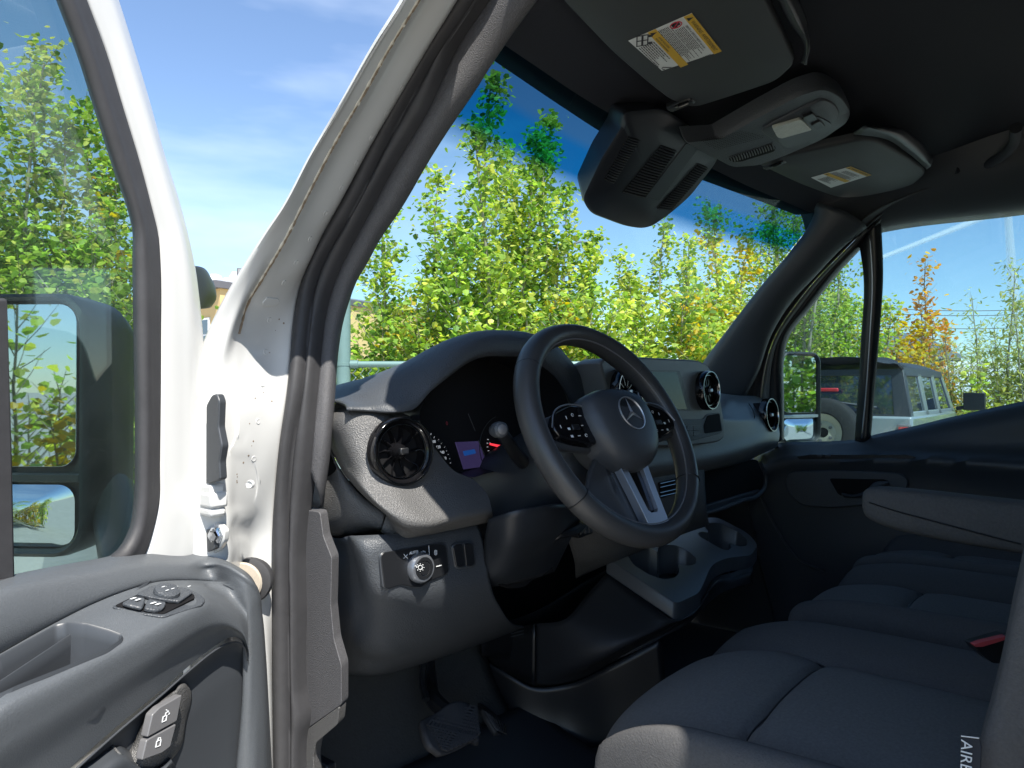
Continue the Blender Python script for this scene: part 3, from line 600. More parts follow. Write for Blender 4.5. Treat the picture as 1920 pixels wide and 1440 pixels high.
# ---- driver mirror, carried on the door and swung out with it
def mirror(parent, cx, c, fn, lat, hw, hh, names, refl):
    """c: centre, fn: glass normal, lat: towards the van"""
    up = lat.cross(fn).normalized(); up = up if up.z > 0 else -up
    def loc(a, b, d): return c + lat*a + up*b + fn*d
    def rr(w, h, r, b0=0, n=6, rt=None):
        o = []
        for sx, sy, a0 in ((1, 1, 0), (-1, 1, 90), (-1, -1, 180), (1, -1, 270)):
            for k in range(n+1):
                a = math.radians(a0+90*k/n); o.append((sx*(w-r)+r*math.cos(a), b0+sy*(h-r)+r*math.sin(a)))
        return o
    prof = [(.86, -.135), (.97, -.10), (1.0, -.05), (1.0, -.012), (.985, -.001), (.94, .002), (.90, -.004), (.885, -.016)]
    base = rr(hw, hh, hw*.42); n = len(base); vs = []; fs = []
    for k, (s_, d) in enumerate(prof):
        for a, b in base: vs.append(loc(a*s_ if abs(s_) < 1 else a, b - math.copysign(min(abs(b), hh)*(1-s_)*(hw/hh), b) if s_ < 1 else b, d))
    m = len(prof)
    fs = [[k*n+i, k*n+(i+1) % n, (k+1)*n+(i+1) % n, (k+1)*n+i] for k in range(m-1) for i in range(n)] + [[i for i in range(n)]] + [[(m-1)*n+i for i in range(n)]]
    mb = MB(); mb.add(vs, fs); mb.build('mirror_housing', M[names], parent, angle=50)
    # bar between the two glasses, upper flat glass, lower wide-angle glass
    zb = -hh*.40
    br = MB(); br.prism([loc(a, b, -.017) for a, b in rr(hw*.90, hh*.035, hh*.012, zb)], fn*.013); br.build('mirror_bar', M[refl], parent, bevel=.002)
    gm = rr(hw*.83, hh*.62, hw*.24, hh*.30); plate('mirror_glass', [loc(a, b, -.008) for a, b in gm], -fn*.004, M['mirror'], parent, bevel=.0008)
    g2 = rr(hw*.80, hh*.235, hw*.22, zb-hh*.29); cc = sum((V((a, b)) for a, b in g2), V((0, 0)))/len(g2)
    rows = [(1, 0), (.8, .0035), (.55, .007), (.3, .009), (.05, .0098)]
    vs = [loc(cc.x+(a-cc.x)*s_, cc.y+(b-cc.y)*s_, -.010+d) for s_, d in rows for a, b in g2]; k = len(g2)
    mb = MB(); mb.add(vs, [[j*k+i, j*k+(i+1) % k, (j+1)*k+(i+1) % k, (j+1)*k+i] for j in range(4) for i in range(k)] + [[4*k+i for i in range(k)]]); mb.build('wide_angle_glass', M['mirror'], parent, angle=80)
    return loc
M['mirrorshell'] = mat('dark_mirror_shell', (.020, .023, .025), .42, spec=.5, bump=('n', 260, .1, .0004))
c = at(22, 797, D=.955) ; fn = (V((-.80, -.60, .0))).normalized(); lat = V((fn.y, -fn.x, 0)).normalized() * -1
if lat.dot(RT) < 0: lat = -lat
L1 = mirror(door, 0, c, fn, lat, .098, .172, 'mirrorshell', 'mirrorshell')
# rounded mount behind, seen on both sides of the frame
mm = MB()
p0 = L1(.075, .02, -.06); 
surf('mirror_arm', [[dr(x, y, w) for x, y in r] for r, w in zip([[(364,498),(364,520),(364,545),(366,580)], [(376,500),(384,520),(388,550),(380,579)], [(390,510),(402,535),(405,560),(394,577)], [(396,525),(404,540),(404,560),(398,574)]], (-.02, -.03, -.06, -.09))], M['mirrorshell'], door, nu=16, nv=6, thick=.004)
mm.tube([L1(.08, -.10, -.08), L1(.11, -.12, -.05), do(.12, -.02, 1.27)], [.035, .03, .028], n=12); mm.build('mirror_bracket', M['mirrorshell'], door)
# rear half of the door, behind the picture's left edge
prof_ = [(-.012, 1.318), (.014, 1.316), (.034, 1.306), (.040, 1.296), (.043, 1.262), (.082, 1.250), (.104, 1.244), (.113, 1.228), (.102, 1.18), (.096, 1.13), (.088, .95), (.082, .70), (.02, .58)]
surf('door_panel', [[do(s_, w, z) for s_ in (.385, .5, .7, .9, .985)] for w, z in prof_], M['doorplastic'], door, nu=24, nv=4, angle=60)
pA, pB = dr(147, -110, -.004), dr(180, 0, -.004); up_d = (pA-pB).normalized(); pT = pA + up_d*((2.07-pA.z)/up_d.z)
tf = MB(); sT = (pT-HP).dot(DU); tf.tube([pA+up_d*.035, pT, do(sT+.08, -.004, 2.10), do(.85, -.004, 2.10), do(.96, -.004, 2.03), do(1.0, -.004, 1.31)], .026, n=10); tf.build('door_frame', M['paint'], door)
plate('sliding_window', [do(.36, -.02, 1.28), do(.36, -.02, 2.09), do(.92, -.02, 2.06), do(.985, -.02, 1.28)], -DN*.004, M['glass'], door, bevel=0, angle=0)
# outer skin of the door
ou = [[do(s, -.05, z) for s in (.0, .25, .6, .9, 1.05)] for z in (.55, .8, 1.1, 1.29)]
surf('door_skin', ou, M['paint'], door, nu=20, nv=4, thick=.003, face=HP+V((0, 9, 0)))

# ---- hinge gear in the pillar: grommet, hinge, bolts, black cable boot
gx = V((-.8, -.6, .05)).normalized(); gc = at(470, 1088, X=-.905); gm = MB(); gm.lathe(gc, gx, [(.028, -.012), (.031, -.002), (.0295, .004), (.022, .007), (0, .008)], n=28); gm.build('cable_grommet', M['rubber'], van)
M['tan'] = mat('dusty_tan_rubber', (.42, .37, .30), .7, var=.25, vscale=40)
g2 = MB(); g2.lathe(at(456, 1092, X=-.915), gx, [(.026, .0), (.028, .004), (.026, .007), (0, .008)], n=28); g2.build('cable_boot', M['tan'], van)
bo = fil([(386,760),(397,740),(406,738),(411,752),(409,800),(416,836),(411,866),(413,900),(386,908)], 5)
plate('check_strap_cover', [at(x, y, X=-.985) for x, y in bo], V((.012, .004, 0)), M['soft'], van, bevel=.004)
hb = MB()
for (x, y, w_, h_) in [(398,918,.020,.016), (401,936,.024,.020), (399,958,.022,.012)]: hb.box(at(x, y, X=-.975), w_, .03, h_)
hb.build('door_hinge', M['paint'], van, bevel=.004)
hp = fil([(386,985),(408,981),(421,994),(419,1016),(408,1034),(388,1044)], 6)
ho = plate('door_hinge', [at(x, y, X=-.97) for x, y in hp], V((.01, .004, 0)), M['paint'], van, bevel=.002)
nb = MB(); nb.lathe(at(406, 1003, X=-.973), (-.9, -.45, 0), [(.0, .010), (.006, .010), (.0075, .007), (.0075, .004), (.011, .003), (.011, 0)], n=6); nb.build('hinge_bolt', M['chrome'], ho, angle=20)
b2 = fil([(386,993),(402,991),(402,1030),(388,1036)], 3); plate('hinge_block', [at(x, y, X=-.978) for x, y in b2], V((.012, .004, 0)), M['soft'], ho, bevel=.002)
# small punched recesses and hole in the pressing
hl_ = MB(); hl_.lathe(at(469, 908, X=-.945), V((-.85, -.5, 0)), [(.0, .0005), (.003, .001), (.0045, .0025), (.0055, .001), (.0055, -.002)], n=16); hl_.build('pillar_stud', M['paint'], van)
M['conso'] = mat('black_console_plastic', (.026, .027, .030), .5, spec=.4, bump=('n', 300, .15, .0004), rvar=.06, vscale=6)
M['fascia_plastic'] = mat('fascia_grained_plastic', (.12, .128, .13), .40, spec=.55, bump=('v', 480, .5, .0006), var=.15, vscale=380)
# ================================================================== DASHBOARD
def Yp(px, py, y): return at(px, py, Y=y)
# hood over the instruments: outer skin and inner lip
H0 = [(626,756),(640,752),(685,740),(740,707),(800,675),(855,642),(890,629),(927,623),(965,624),(997,628),(1040,650),(1075,690),(1100,735)]
H1 = [(650,770),(690,772),(735,775),(775,768),(805,735),(840,704),(877,677),(902,668),(940,667),(977,669),(1020,690),(1050,722),(1070,760)]
hy = [-.035,-.04,-.07,-.09,-.105,-.115,-.12,-.12,-.12,-.12,-.12,-.11,-.10]
h0 = [Yp(x, y, v) for (x, y), v in zip(H0, hy)]
h1 = [Yp(x, y, v) for (x, y), v in zip(H1, [-.10,-.11,-.135,-.14,-.14,-.138,-.135,-.135,-.135,-.135,-.135,-.13,-.12])]
hb_ = [V((p.x+.01, .22, min(1.485, p.z-.01))) for p in h0]; hbm = [V((p.x+.004, p.y+.10, p.z*.55+min(1.50, p.z-.004)*.45)) for p in h0]
surf('instrument_hood', [hb_, hbm, [p+V((0, .02, .0)) for p in h0], h0, [p.lerp(q_, .5)+V((0, -.012, 0)) for p, q_ in zip(h0, h1)], h1], M['plastic'], van, nu=70, nv=5, angle=60, thick=.004)
# cluster recess wall and face
C1 = [(770,775),(787,773),(789,796),(803,818),(826,848),(849,878),(865,889),(881,895),(908,889),(954,878),(1010,862),(1060,850)]
up_ = [(792,760),(810,730),(840,702),(877,675),(902,667),(977,669),(1030,695),(1062,745),(1072,800),(1060,850)]
lo_ = [(954,878),(908,889),(881,895),(865,889),(849,878),(826,848),(803,818),(789,796),(787,773)]
lip = spl([Yp(x, y, -.138) for x, y in up_+lo_+up_[:1]], 120)[:-1]
ctr = Yp(905, 790, -.05)
def shrk(k, y): return [V((ctr.x+(p.x-ctr.x)*k, y + (p.z-1.42)*.18, ctr.z+(p.z-ctr.z)*k)) for p in lip]
r1 = shrk(.985, -.115); r2 = shrk(.965, -.085); n = len(lip)
mb = MB(); mb.add(lip + r1 + r2, [[j*n+i, j*n+(i+1) % n, (j+1)*n+(i+1) % n, (j+1)*n+i] for j in range(2) for i in range(n)]); mb.build('cluster_shroud', M['black'], van, angle=60)
cl = plate('instrument_cluster', r2, V((0, .01, 0)), M['void'], van, bevel=0)
cl_p = V((ctr.x, -.085+(ctr.z-1.42)*.18, ctr.z)); cl_n = V((0, -1, .18)).normalized()
def cp(px, py, d=.0015): return hit(px, py, cl_p+cl_n*d, cl_n)
ct_u = V((1, 0, 0)); ct_v = cl_n.cross(ct_u)*-1; ct_v = ct_v if ct_v.z > 0 else -ct_v
# left dial (speed), right dial (fuel), centre display
for s_, x, y in [('100',817,828),('120',826,838),('140',833,848),('160',837,859)]:
    text('dial_number', s_, cp(x, y), ct_u, ct_v, .0068, M['printglow'], cl, align='RIGHT')
tk = MB()
for x, y, a in [(808,814,60),(814,820,50),(822,825,45),(828,831,35),(834,838,30),(838,845,20),(841,852,15),(844,860,5),(845,868,-5)]:
    d = ct_u*math.cos(math.radians(a))+ct_v*math.sin(math.radians(a)); tk.box(cp(x, y), .0032, .0009, .0004, (d, cl_n.cross(d), cl_n))
for x, y, a in [(915,824,170),(914,831,175),(914,838,180),(916,845,185),(920,852,195),(925,857,210)]:
    d = ct_u*math.cos(math.radians(a))+ct_v*math.sin(math.radians(a)); tk.box(cp(x, y), .0035, .0012, .0004, (d, cl_n.cross(d), cl_n))
o_ = tk.build('dial_marks', M['printglow'], cl); tag(o_, kind='stuff')
text('dial_number', '0', cp(932, 858), ct_u, ct_v, .009, M['printglow'], cl); text('dial_number', '1', cp(919, 832), ct_u, ct_v, .007, M['printglow'], cl)
nd = MB(); nd.prism([cp(918, 831, .004), cp(940, 835, .004), cp(939, 840, .004), cp(918, 834, .004)], cl_n*.001); nd.build('fuel_needle', M['redprint'], cl)
for pts in (arcp(800, 884, 48, 10, 70, 20, 66), arcp(945, 838, 46, 110, 250, 20, 60)): rg = MB(); stroke(rg, pts, lambda x, y: cp(x, y, .002), .0008); rg.build('dial_ring', M['black'], cl)
M['lcd'] = mat('dim_lcd', (.02, .014, .035), .2, emit=((.06, .045, .14), .16)); M['lcdblue'] = mat('lcd_blue_picture', (.01, .04, .12), .2, emit=((.02, .12, .5), .14))
ds = plate('centre_display', [cp(x, y, .002) for x, y in [(854,829),(898,827),(914,874),(870,880)]], -cl_n*.002, M['lcd'], cl, bevel=.0004)
plate('display_picture', [cp(x, y, .0028) for x, y in fil([(868,846),(890,842),(893,850),(871,855)], 2)], -cl_n*.0006, M['lcdblue'], cl, bevel=0)
text('warning_number', '0', cp(838, 794), ct_u, ct_v, .009, mat('dim_red_print', (.25, .02, .03), .5), cl)
fr = MB(); fr.tube([cp(897, 826, .003), cp(917, 874, .003)], .0008, n=5); fr.tube([cp(878, 776, .003), cp(891, 808, .003)], .0006, n=5); fr.build('display_edge', M['soft'], cl)

# ---- left pod round the driver's air vent (rows top to bottom)
pod = [
 [((622,758),-.005),((640,755),-.03),((668,756),-.055),((700,760),-.08),((735,768),-.10),((775,784),-.115),((795,800),-.118)],
 [((596,803),.02),((618,790),-.045),((650,780),-.085),((690,783),-.11),((735,790),-.122),((778,800),-.128),((800,820),-.126)],
 [((606,815),.0),((630,825),-.06),((664,830),-.105),((705,830),-.125),((745,835),-.132),((790,835),-.134),((820,846),-.132)],
 [((622,846),-.02),((648,868),-.08),((680,885),-.122),((715,890),-.14),((760,893),-.148),((805,880),-.148),((848,880),-.144)],
 [((640,880),-.035),((662,900),-.10),((695,925),-.145),((735,935),-.165),((785,930),-.168),((840,915),-.165),((895,905),-.155)],
 [((680,928),-.07),((698,943),-.13),((725,958),-.17),((760,965),-.185),((810,958),-.188),((860,945),-.186),((915,930),-.175)],
 [((724,962),-.11),((735,975),-.15),((755,985),-.182),((790,986),-.195),((830,975),-.198),((875,962),-.196),((922,955),-.188)],
 [((718,985),-.115),((735,998),-.13),((758,1001),-.155),((795,1000),-.17),((840,991),-.175),((885,980),-.175),((925,971),-.172)],
 [((712,994),-.06),((735,1001),-.07),((758,1002),-.08),((795,1001),-.09),((840,992),-.09),((885,981),-.09),((925,972),-.09)]]
vpod = surf('vent_pod', [[Yp(x, y, v) for (x, y), v in r] for r in pod], M['pod'], van, nu=140, nv=16, angle=70)
# end cap with slotted outlet
cap = [
 [((597,806),.022),((600,806),.018),((606,817),.0),((621,847),-.02),((639,881),-.035),((679,929),-.07),((722,963),-.107)],
 [((590,870),.025),((596,870),.015),((606,872),-.0),((620,885),-.02),((640,905),-.045),((676,944),-.078),((719,975),-.110)],
 [((587,940),.03),((592,942),.02),((602,948),.0),((620,952),-.02),((645,962),-.05),((680,975),-.082),((716,986),-.108)],
 [((587,962),.05),((594,968),.04),((605,985),.01),((625,995),-.01),((655,996),-.04),((685,993),-.068),((711,993),-.08)],
 [((592,970),.09),((600,980),.08),((612,1000),.05),((632,1007),.03),((660,1003),.0),((690,999),-.03),((710,995),-.04)]]
ecap = surf('pod_end_cap', [[Yp(x, y, v) for (x, y), v in r] for r in cap], M['pod'], van, nu=40, nv=6, angle=70, thick=.003)
so = fil([(599,845),(604,836),(611,839),(622,852),(632,880),(628,887),(592,909),(591,900)], 4)
og = plate('demister_outlet', [on(ecap, x, y, .0025) for x, y in so], V((.004, .006, 0)), M['void'], van, bevel=0)
for a, b in [((596,868),(621,852)), ((594,886),(629,865)), ((593,901),(633,878))]:
    sl = MB(); p, nn = on(ecap, *a, .0028, True); q_, n2 = on(ecap, *b, .0028, True)
    sl.prism([p, q_, q_+V((0, 0, -.0035)), p+V((0, 0, -.0035))], nn*.0018); sl.build('slat', M['pod'], og, bevel=.0004)

def round_vent(c, r, nrm, knob=True, host=None, dep=1.0):
    """turbine air vent: ring, recess, vanes and centre nozzle"""
    nrm = V(nrm).normalized(); c = V(c)
    if host:
        u_ = nrm.cross(V((0, 0, 1))).normalized(); w_ = u_.cross(nrm); cut(host, [topx(c+(u_*math.cos(a)+w_*math.sin(a))*r*.93) for a in [2*math.pi*i/40 for i in range(40)]])
    g = MB()
    g.lathe(c, nrm, [(r*1.04, -.012), (r*1.04, .002), (r, .006), (r*.93, .006), (r*.90, .002), (r*.80, -.002), (r*.78, -.008*dep), (r*.76, -.03*dep)], n=56, caps=False)
    root = g.build('air_vent', M['gloss'], van, angle=35)
    t = MB(); t.lathe(c, nrm, [(r*.985, .0055), (r*1.0, .0085), (r*.965, .0085), (r*.95, .0062)], n=56, caps=False); t.build('vent_trim_ring', M['chrome2'], root, angle=50)
    t = MB(); t.lathe(c, nrm, [(r*.80, -.0015), (r*.815, .001), (r*.79, .001), (r*.78, -.003)], n=56, caps=False); t.build('vent_inner_ring', M['chrome2'], root, angle=50)
    k = MB(); k.lathe(c, nrm, [(0, -.045*dep), (r*.79, -.045*dep), (r*.79, -.02*dep)], n=40); k.build('vent_duct', M['void'], root)
    u = nrm.cross(V((0, 0, 1))).normalized(); w = u.cross(nrm)
    for i in range(10):
        a = 2*math.pi*i/10+.2; d = u*math.cos(a)+w*math.sin(a); s_ = nrm.cross(d); m_ = MB()
        pts = [d*r*.22, d*r*.5+s_*r*.05, d*r*.76+s_*r*.16]
        A = [V(c)+p+nrm*(-.012*dep) for p in pts]; B = [V(c)+p+nrm*(-.030*dep)+s_*.006 for p in pts]
        m_.add(A+B+[p+s_*.0012 for p in A]+[p+s_*.0012 for p in B], [[0, 1, 4, 3], [1, 2, 5, 4], [6, 9, 10, 7], [7, 10, 11, 8], [0, 6, 7, 1], [1, 7, 8, 2], [2, 8, 11, 5], [3, 4, 10, 9], [4, 5, 11, 10], [0, 3, 9, 6]])
        m_.build('vane', M['gloss'], root, angle=0)
    h = MB(); h.lathe(c, nrm, [(r*.30, -.03*dep), (r*.27, -.012*dep), (r*.20, -.002), (r*.12, .003), (0, .004)], n=28); h.build('vent_nozzle', M['gloss'], root, angle=40)
    kb = MB(); kb.box(V(c)+nrm*.004, r*.30, r*.20, .008, (u, w, nrm)); kb.build('vent_slider', M['satin'] if knob else M['black'], root, bevel=.002)
    return root
M['chrome2'] = mat('dark_chrome', (.30, .31, .33), .16, metal=1)
vc = Yp(754, 846, -.150)
round_vent(vc, .0475, V((-.20, -1, .10)), knob=False, host=vpod)
round_vent(Yp(1329, 732, -.196), .044, V((0, -1, .05)), dep=.25); round_vent(Yp(1177, 734, -.196), .044, V((0, -1, .05)), dep=.25)

# ---- knee panel with the lamp switch
kn = [
 [((606,1000),.06),((622,1008),.03),((650,1006),-.06),((676,1004),-.125),((700,1003),-.138),((760,1000),-.145),((840,988),-.15),((895,982),-.15)],
 [((612,1020),.05),((630,1025),.02),((656,1024),-.07),((684,1022),-.138),((704,1024),-.146),((762,1020),-.152),((842,1005),-.155),((903,1000),-.155)],
 [((618,1060),.04),((634,1062),.0),((664,1062),-.08),((696,1060),-.142),((714,1062),-.148),((770,1062),-.154),((846,1050),-.158),((912,1040),-.158)],
 [((620,1110),.04),((636,1112),.0),((670,1114),-.08),((712,1112),-.144),((728,1115),-.150),((780,1112),-.155),((850,1098),-.160),((918,1086),-.160)],
 [((620,1140),.04),((636,1145),.0),((672,1148),-.08),((714,1140),-.128),((736,1138),-.138),((790,1132),-.148),((855,1118),-.152),((922,1104),-.152)],
 [((626,1195),.05),((640,1200),.01),((676,1205),-.06),((716,1202),-.09),((748,1196),-.10),((805,1185),-.108),((870,1165),-.11),((940,1142),-.11)],
 [((636,1240),.07),((650,1243),.04),((682,1246),.0),((716,1244),-.01),((752,1238),-.015),((815,1222),-.018),((880,1200),-.02),((960,1170),-.02)],
 [((641,1264),.16),((660,1266),.14),((690,1268),.12),((716,1266),.10),((755,1256),.10),((820,1236),.10),((890,1212),.10),((985,1176),.10)]]
knee = surf('knee_panel', [[Yp(x, y, v) for (x, y), v in r] for r in kn], M['plastic'], van, nu=60, nv=6, angle=70, thick=.003)
ka, kb0, kc0 = on(knee, 722, 1070), on(knee, 838, 1030), on(knee, 836, 1075)
kpn = (kb0-ka).cross(kc0-ka).normalized(); kpn = kpn if kpn.dot(CAM-ka) > 0 else -kpn
kpp = on(knee, 785, 1064); kpp = kpp if (kpp-ka).dot(kpn) > 0 else ka; kpp = kpp + kpn*.0025
def kp_(px, py, d=0): return hit(px, py, kpp + kpn*d, kpn)
swo = fil([(712,1042),(718,1034),(829,1017),(838,1022),(843,1072),(836,1079),(808,1090),(790,1103),(770,1102),(752,1098),(726,1106),(719,1102)], 5)
ls = plate('lamp_switch', [kp_(x, y) for x, y in swo], -kpn*.03, M['soft'], van, bevel=.002)
plate('switch_face', [kp_(x*.97+778*.03, y*.95+1062*.05, .0012) for x, y in swo], -kpn*.002, M['gloss2'] if 'gloss2' in M else M['black'], ls, bevel=.0008)
kc = kp_(786, 1064, .001); kr = MB(); kr.lathe(kc, kpn, [(.0215, 0), (.0215, .006), (.019, .011), (.0165, .0115)], n=40); kr.build('dial_rim', M['satin'], ls, angle=40)
kk = MB(); kk.lathe(kc, kpn, [(.0168, .009), (.0155, .0125), (.011, .0125), (.0105, .0115), (.0095, .0115), (.009, .0128), (.0, .0128)], n=36); kk.build('lamp_dial', M['black'], ls, angle=30)
kx = V((1, 0, 0)); ky = kpn.cross(kx); ky = ky if ky.z > 0 else -ky
sy = MB()
def kf(d): return lambda x, y: kp_(x, y, d)
stroke(sy, arcp(788, 1064, 4, 0, 360, 12), kf(.0142), .0005)
for a in range(0, 360, 45): stroke(sy, [(788+6*math.cos(math.radians(a)), 1064+6*math.sin(math.radians(a))), (788+7.6*math.cos(math.radians(a)), 1064+7.6*math.sin(math.radians(a)))], kf(.0142), .0005)
stroke(sy, [(778,1061),(782,1062)], kf(.0142), .0006)
for pts in ([(757,1039),(764,1047)], [(757,1047),(764,1040)], [(790,1034),(790,1039)], [(793,1033),(797,1034),(797,1038),(793,1039),(793,1033)], [(815,1032),(815,1040),(819,1040),(819,1032),(815,1032)], [(817,1031),(817,1041)], [(804,1023),(806,1060)], [(810,1066),(813,1065),(813,1069),(810,1069)]): stroke(sy, pts, kf(.0026), .00045)
sy.build('switch_symbols', M['print'], ls)
text('switch_lettering', 'AUTO', kp_(776, 1036, .0026), kx, ky, .006, M['print'], ls)
ln = MB(); ln.box(kp_(823, 1061, .0028), .011, .0012, .0006, (kx, ky, kpn)); ln.build('slot_line', M['print'], ls)
s2 = fil([(847,1025),(854,1018),(884,1015),(889,1020),(894,1058),(888,1064),(861,1068),(854,1064)], 5)
tw = plate('blank_switch', [kp_(x, y) for x, y in s2], -kpn*.03, M['soft'], van, bevel=.002)
for pts in ([(850,1027),(857,1021),(868,1020),(873,1062),(862,1064),(856,1061)], [(870,1020),(883,1018),(887,1022),(891,1057),(886,1061),(875,1062)]):
    plate('switch_button', [kp_(x, y, .002) for x, y in fil(pts, 3)], -kpn*.004, M['black'], tw, bevel=.001)

# ---- centre: screen housing with its vents
bo = fil([(1127,680),(1134,673),(1192,670),(1310,676),(1327,685),(1338,704),(1350,746),(1360,805),(1357,822),(1345,829),(1301,835),(1180,838),(1160,825),(1145,760)], 9)
bn = V((0, -1, .04)).normalized(); bp_ = V((0, -.182, 1.47))
def bq(px, py, d=0): return hit(px, py, bp_+bn*d, bn)
fa = [bq(x, y) for x, y in bo]; cb = sum(fa, V())/len(fa)
rings = [fa, [cb+(p-cb)*1.012+V((0, .008, 0)) for p in fa], [cb+(p-cb)*1.0+V((0, .05, 0)) for p in fa], [V((cb.x+(p.x-cb.x)*.92, p.y+.26, 1.44+(p.z-1.44)*.45)) for p in fa]]
n = len(fa); mb = MB(); mb.add([p for r in rings for p in r], [[j*n+i, j*n+(i+1) % n, (j+1)*n+(i+1) % n, (j+1)*n+i] for j in range(3) for i in range(n)] + [list(range(n))])
scr = mb.build('centre_housing', M['fascia_plastic'], van, angle=35, bevel=.003)
st = fil([(1175,696),(1272,697),(1291,767),(1190,768)], 2)
fr_ = [(1170,694),(1275,695),(1295,769),(1186,770)]
plate('screen_frame', [bq(x, y, .0016) for x, y in fil(fr_, 2)], -bn*.006, M['black'], scr, bevel=.0006)
plate('touch_screen', [bq(x, y, .0024) for x, y in [(1174,697),(1269,698),(1288,767),(1189,768)]], -bn*.003, M['screen'], scr, bevel=0)
plate('trim_panel', [bq(x, y, .0018) for x, y in fil([(1180,786),(1318,786),(1326,776),(1350,773),(1356,808),(1350,813),(1300,826),(1190,828)], 4)], -bn*.005, M['plastic'], scr, bevel=.001)
plate('tray_opening', [bq(x, y, .0030) for x, y in fil([(1320,798),(1327,779),(1349,775.5),(1354,808),(1322,813)], 3)], -bn*.003, M['void'], scr, bevel=.0006)
for r in range(2):
    for k_ in range(3):
        x = 1276+k_*12; y = 798+r*10.5
        plate('audio_button', [bq(a+ (y-798)*.05, b, .0032) for a, b in fil([(x,y),(x+11,y-.4),(x+12,y+9),(x+.6,y+9.6)], 1.5)], -bn*.003, M['plastic'], scr, bevel=.0006)

# ---- passenger side fascia, glovebox lid, parcel shelf
fs_ = [
 [((1340,735),.02),((1349,737),-.02),((1380,741),-.04),((1417,743),-.04),((1434,748),-.03),((1450,760),-.01)],
 [((1335,750),-.09),((1350,748),-.10),((1385,752),-.105),((1418,758),-.10),((1440,768),-.09),((1456,785),-.06)],
 [((1335,775),-.14),((1352,775),-.142),((1388,776),-.142),((1418,778),-.14),((1440,784),-.135),((1460,800),-.10)],
 [((1200,855),-.165),((1290,842),-.165),((1345,835),-.165),((1400,818),-.162),((1440,806),-.155),((1462,815),-.12)],
 [((1200,885),-.170),((1290,872),-.170),((1345,862),-.170),((1400,846),-.168),((1440,832),-.160),((1460,828),-.13)],
 [((1200,902),-.155),((1290,884),-.155),((1345,873),-.155),((1395,861),-.152),((1436,843),-.146),((1459,834),-.12)],
 [((1200,906),-.08),((1290,888),-.08),((1345,876),-.08),((1395,863),-.08),((1436,845),-.08),((1459,836),-.08)]]
fas = surf('passenger_fascia', [[Yp(x, y, v) for (x, y), v in r] for r in fs_], M['fascia_plastic'], van, nu=120, nv=14, angle=70)
lid = MB(); lid.tube(spl([Yp(x, y, v) for (x, y), v in [((1352,793),-.1515),((1385,791),-.1515),((1408,787),-.1495),((1415,783),-.1475),((1412,770),-.137),((1404,757),-.115)]], 30), .0012, n=5); lid.build('glovebox_joint', M['void'], van)
# dash top between hood and fascia
tp = [[V((x, y, z)) for x in (-.80, -.6, -.3, 0, .3, .6, .82)] for y, z in ((.36, 1.40), (.22, 1.425), (.12, 1.43), (.06, 1.42))]
surf('dash_top', tp, M['plastic'], van, nu=30, nv=5, thick=.004, face=(0, 0, 3))
tp = [[V((x, y, z)) for x in (-.22, 0, .3, .6, .82)] for y, z in ((.07, 1.424), (.0, 1.43), (-.06, 1.42), (-.10, 1.39))]
surf('dash_top', tp, M['plastic'], van, nu=30, nv=5, thick=.004, face=(0, 0, 3))
round_vent(Yp(1444, 778, -.150), .047, V((0, -1, .08)), host=fas)
# parcel shelf mouth below the fascia
sh = fil([(1308,884),(1345,878),(1400,864),(1420,861),(1437,898),(1434,912),(1425,926),(1330,957)], 6)
plate('shelf_mouth', [Yp(x, y, -.10) for x, y in sh], V((0, .012, 0)), M['void'], van, bevel=.002)
lp = MB(); lp.tube(spl([Yp(x, y, -.125) for x, y in [(1322,962),(1350,954),(1390,939),(1424,926),(1434,912),(1436,898),(1426,868)]], 40), .006, n=8); lp.build('shelf_lip', M['plastic'], van)
plate('shelf_lip', [Yp(x, y, -.11) for x, y in [(1316,950),(1424,918),(1432,922),(1420,932),(1322,966)]], V((0, .05, 0)), M['plastic'], van, bevel=.003)
# centre stack below the screen
cs = [
 [((1040,960),-.08),((1110,950),-.12),((1180,900),-.15),((1260,885),-.155),((1320,874),-.15)],
 [((1060,1000),-.08),((1120,990),-.12),((1190,955),-.15),((1265,930),-.155),((1322,912),-.15)],
 [((1075,1045),-.06),((1128,1032),-.11),((1200,1005),-.14),((1270,975),-.15),((1326,958),-.15)],
 [((1080,1085),.0),((1135,1060),-.06),((1210,1030),-.10),((1280,1002),-.12),((1330,985),-.12)]]
surf('centre_stack', [[Yp(x, y, v) for (x, y), v in r] for r in cs], M['pod'], van, nu=40, nv=6, angle=70, thick=.003)
plate('stack_vent', [Yp(x, y, -.160) for x, y in fil([(1236,905),(1272,897),(1274,925),(1240,934)], 2)], V((0, .01, 0)), M['void'], van, bevel=.001)
for y in (903, 910, 920, 927):
    b_ = MB(); b_.tube([Yp(1238, y+4, -.162), Yp(1273, y-4, -.162)], .0012, n=6); b_.build('vent_bar', M['chrome2'], van)
ks = fil([(1080,990),(1098,972),(1108,975),(1112,1000),(1085,1010)], 3)
bk = plate('switch_bank', [Yp(x, y, -.128) for x, y in ks], V((0, .02, 0)), M['black'], van, bevel=.001)
for k_ in range(3):
    x = 1088+k_*8
    plate('rocker', [Yp(a, b, -.131) for a, b in fil([(x,985-k_*4),(x+6.5,979-k_*2),(x+8,999-k_),(x+1.5,1003-k_*1.5)], 1.5)], V((0, .006, 0)), M['plastic'], bk, bevel=.001)
# lower dark closing panels
surf('under_dash', [[Yp(x, y, .10) for x, y in [(900,1180),(1000,1150),(1100,1090),(1200,1040)]], [Yp(x, y, .12) for x, y in [(905,1230),(1000,1240),(1100,1200),(1200,1150)]]], M['black'], van, nu=20, nv=4, thick=.004)

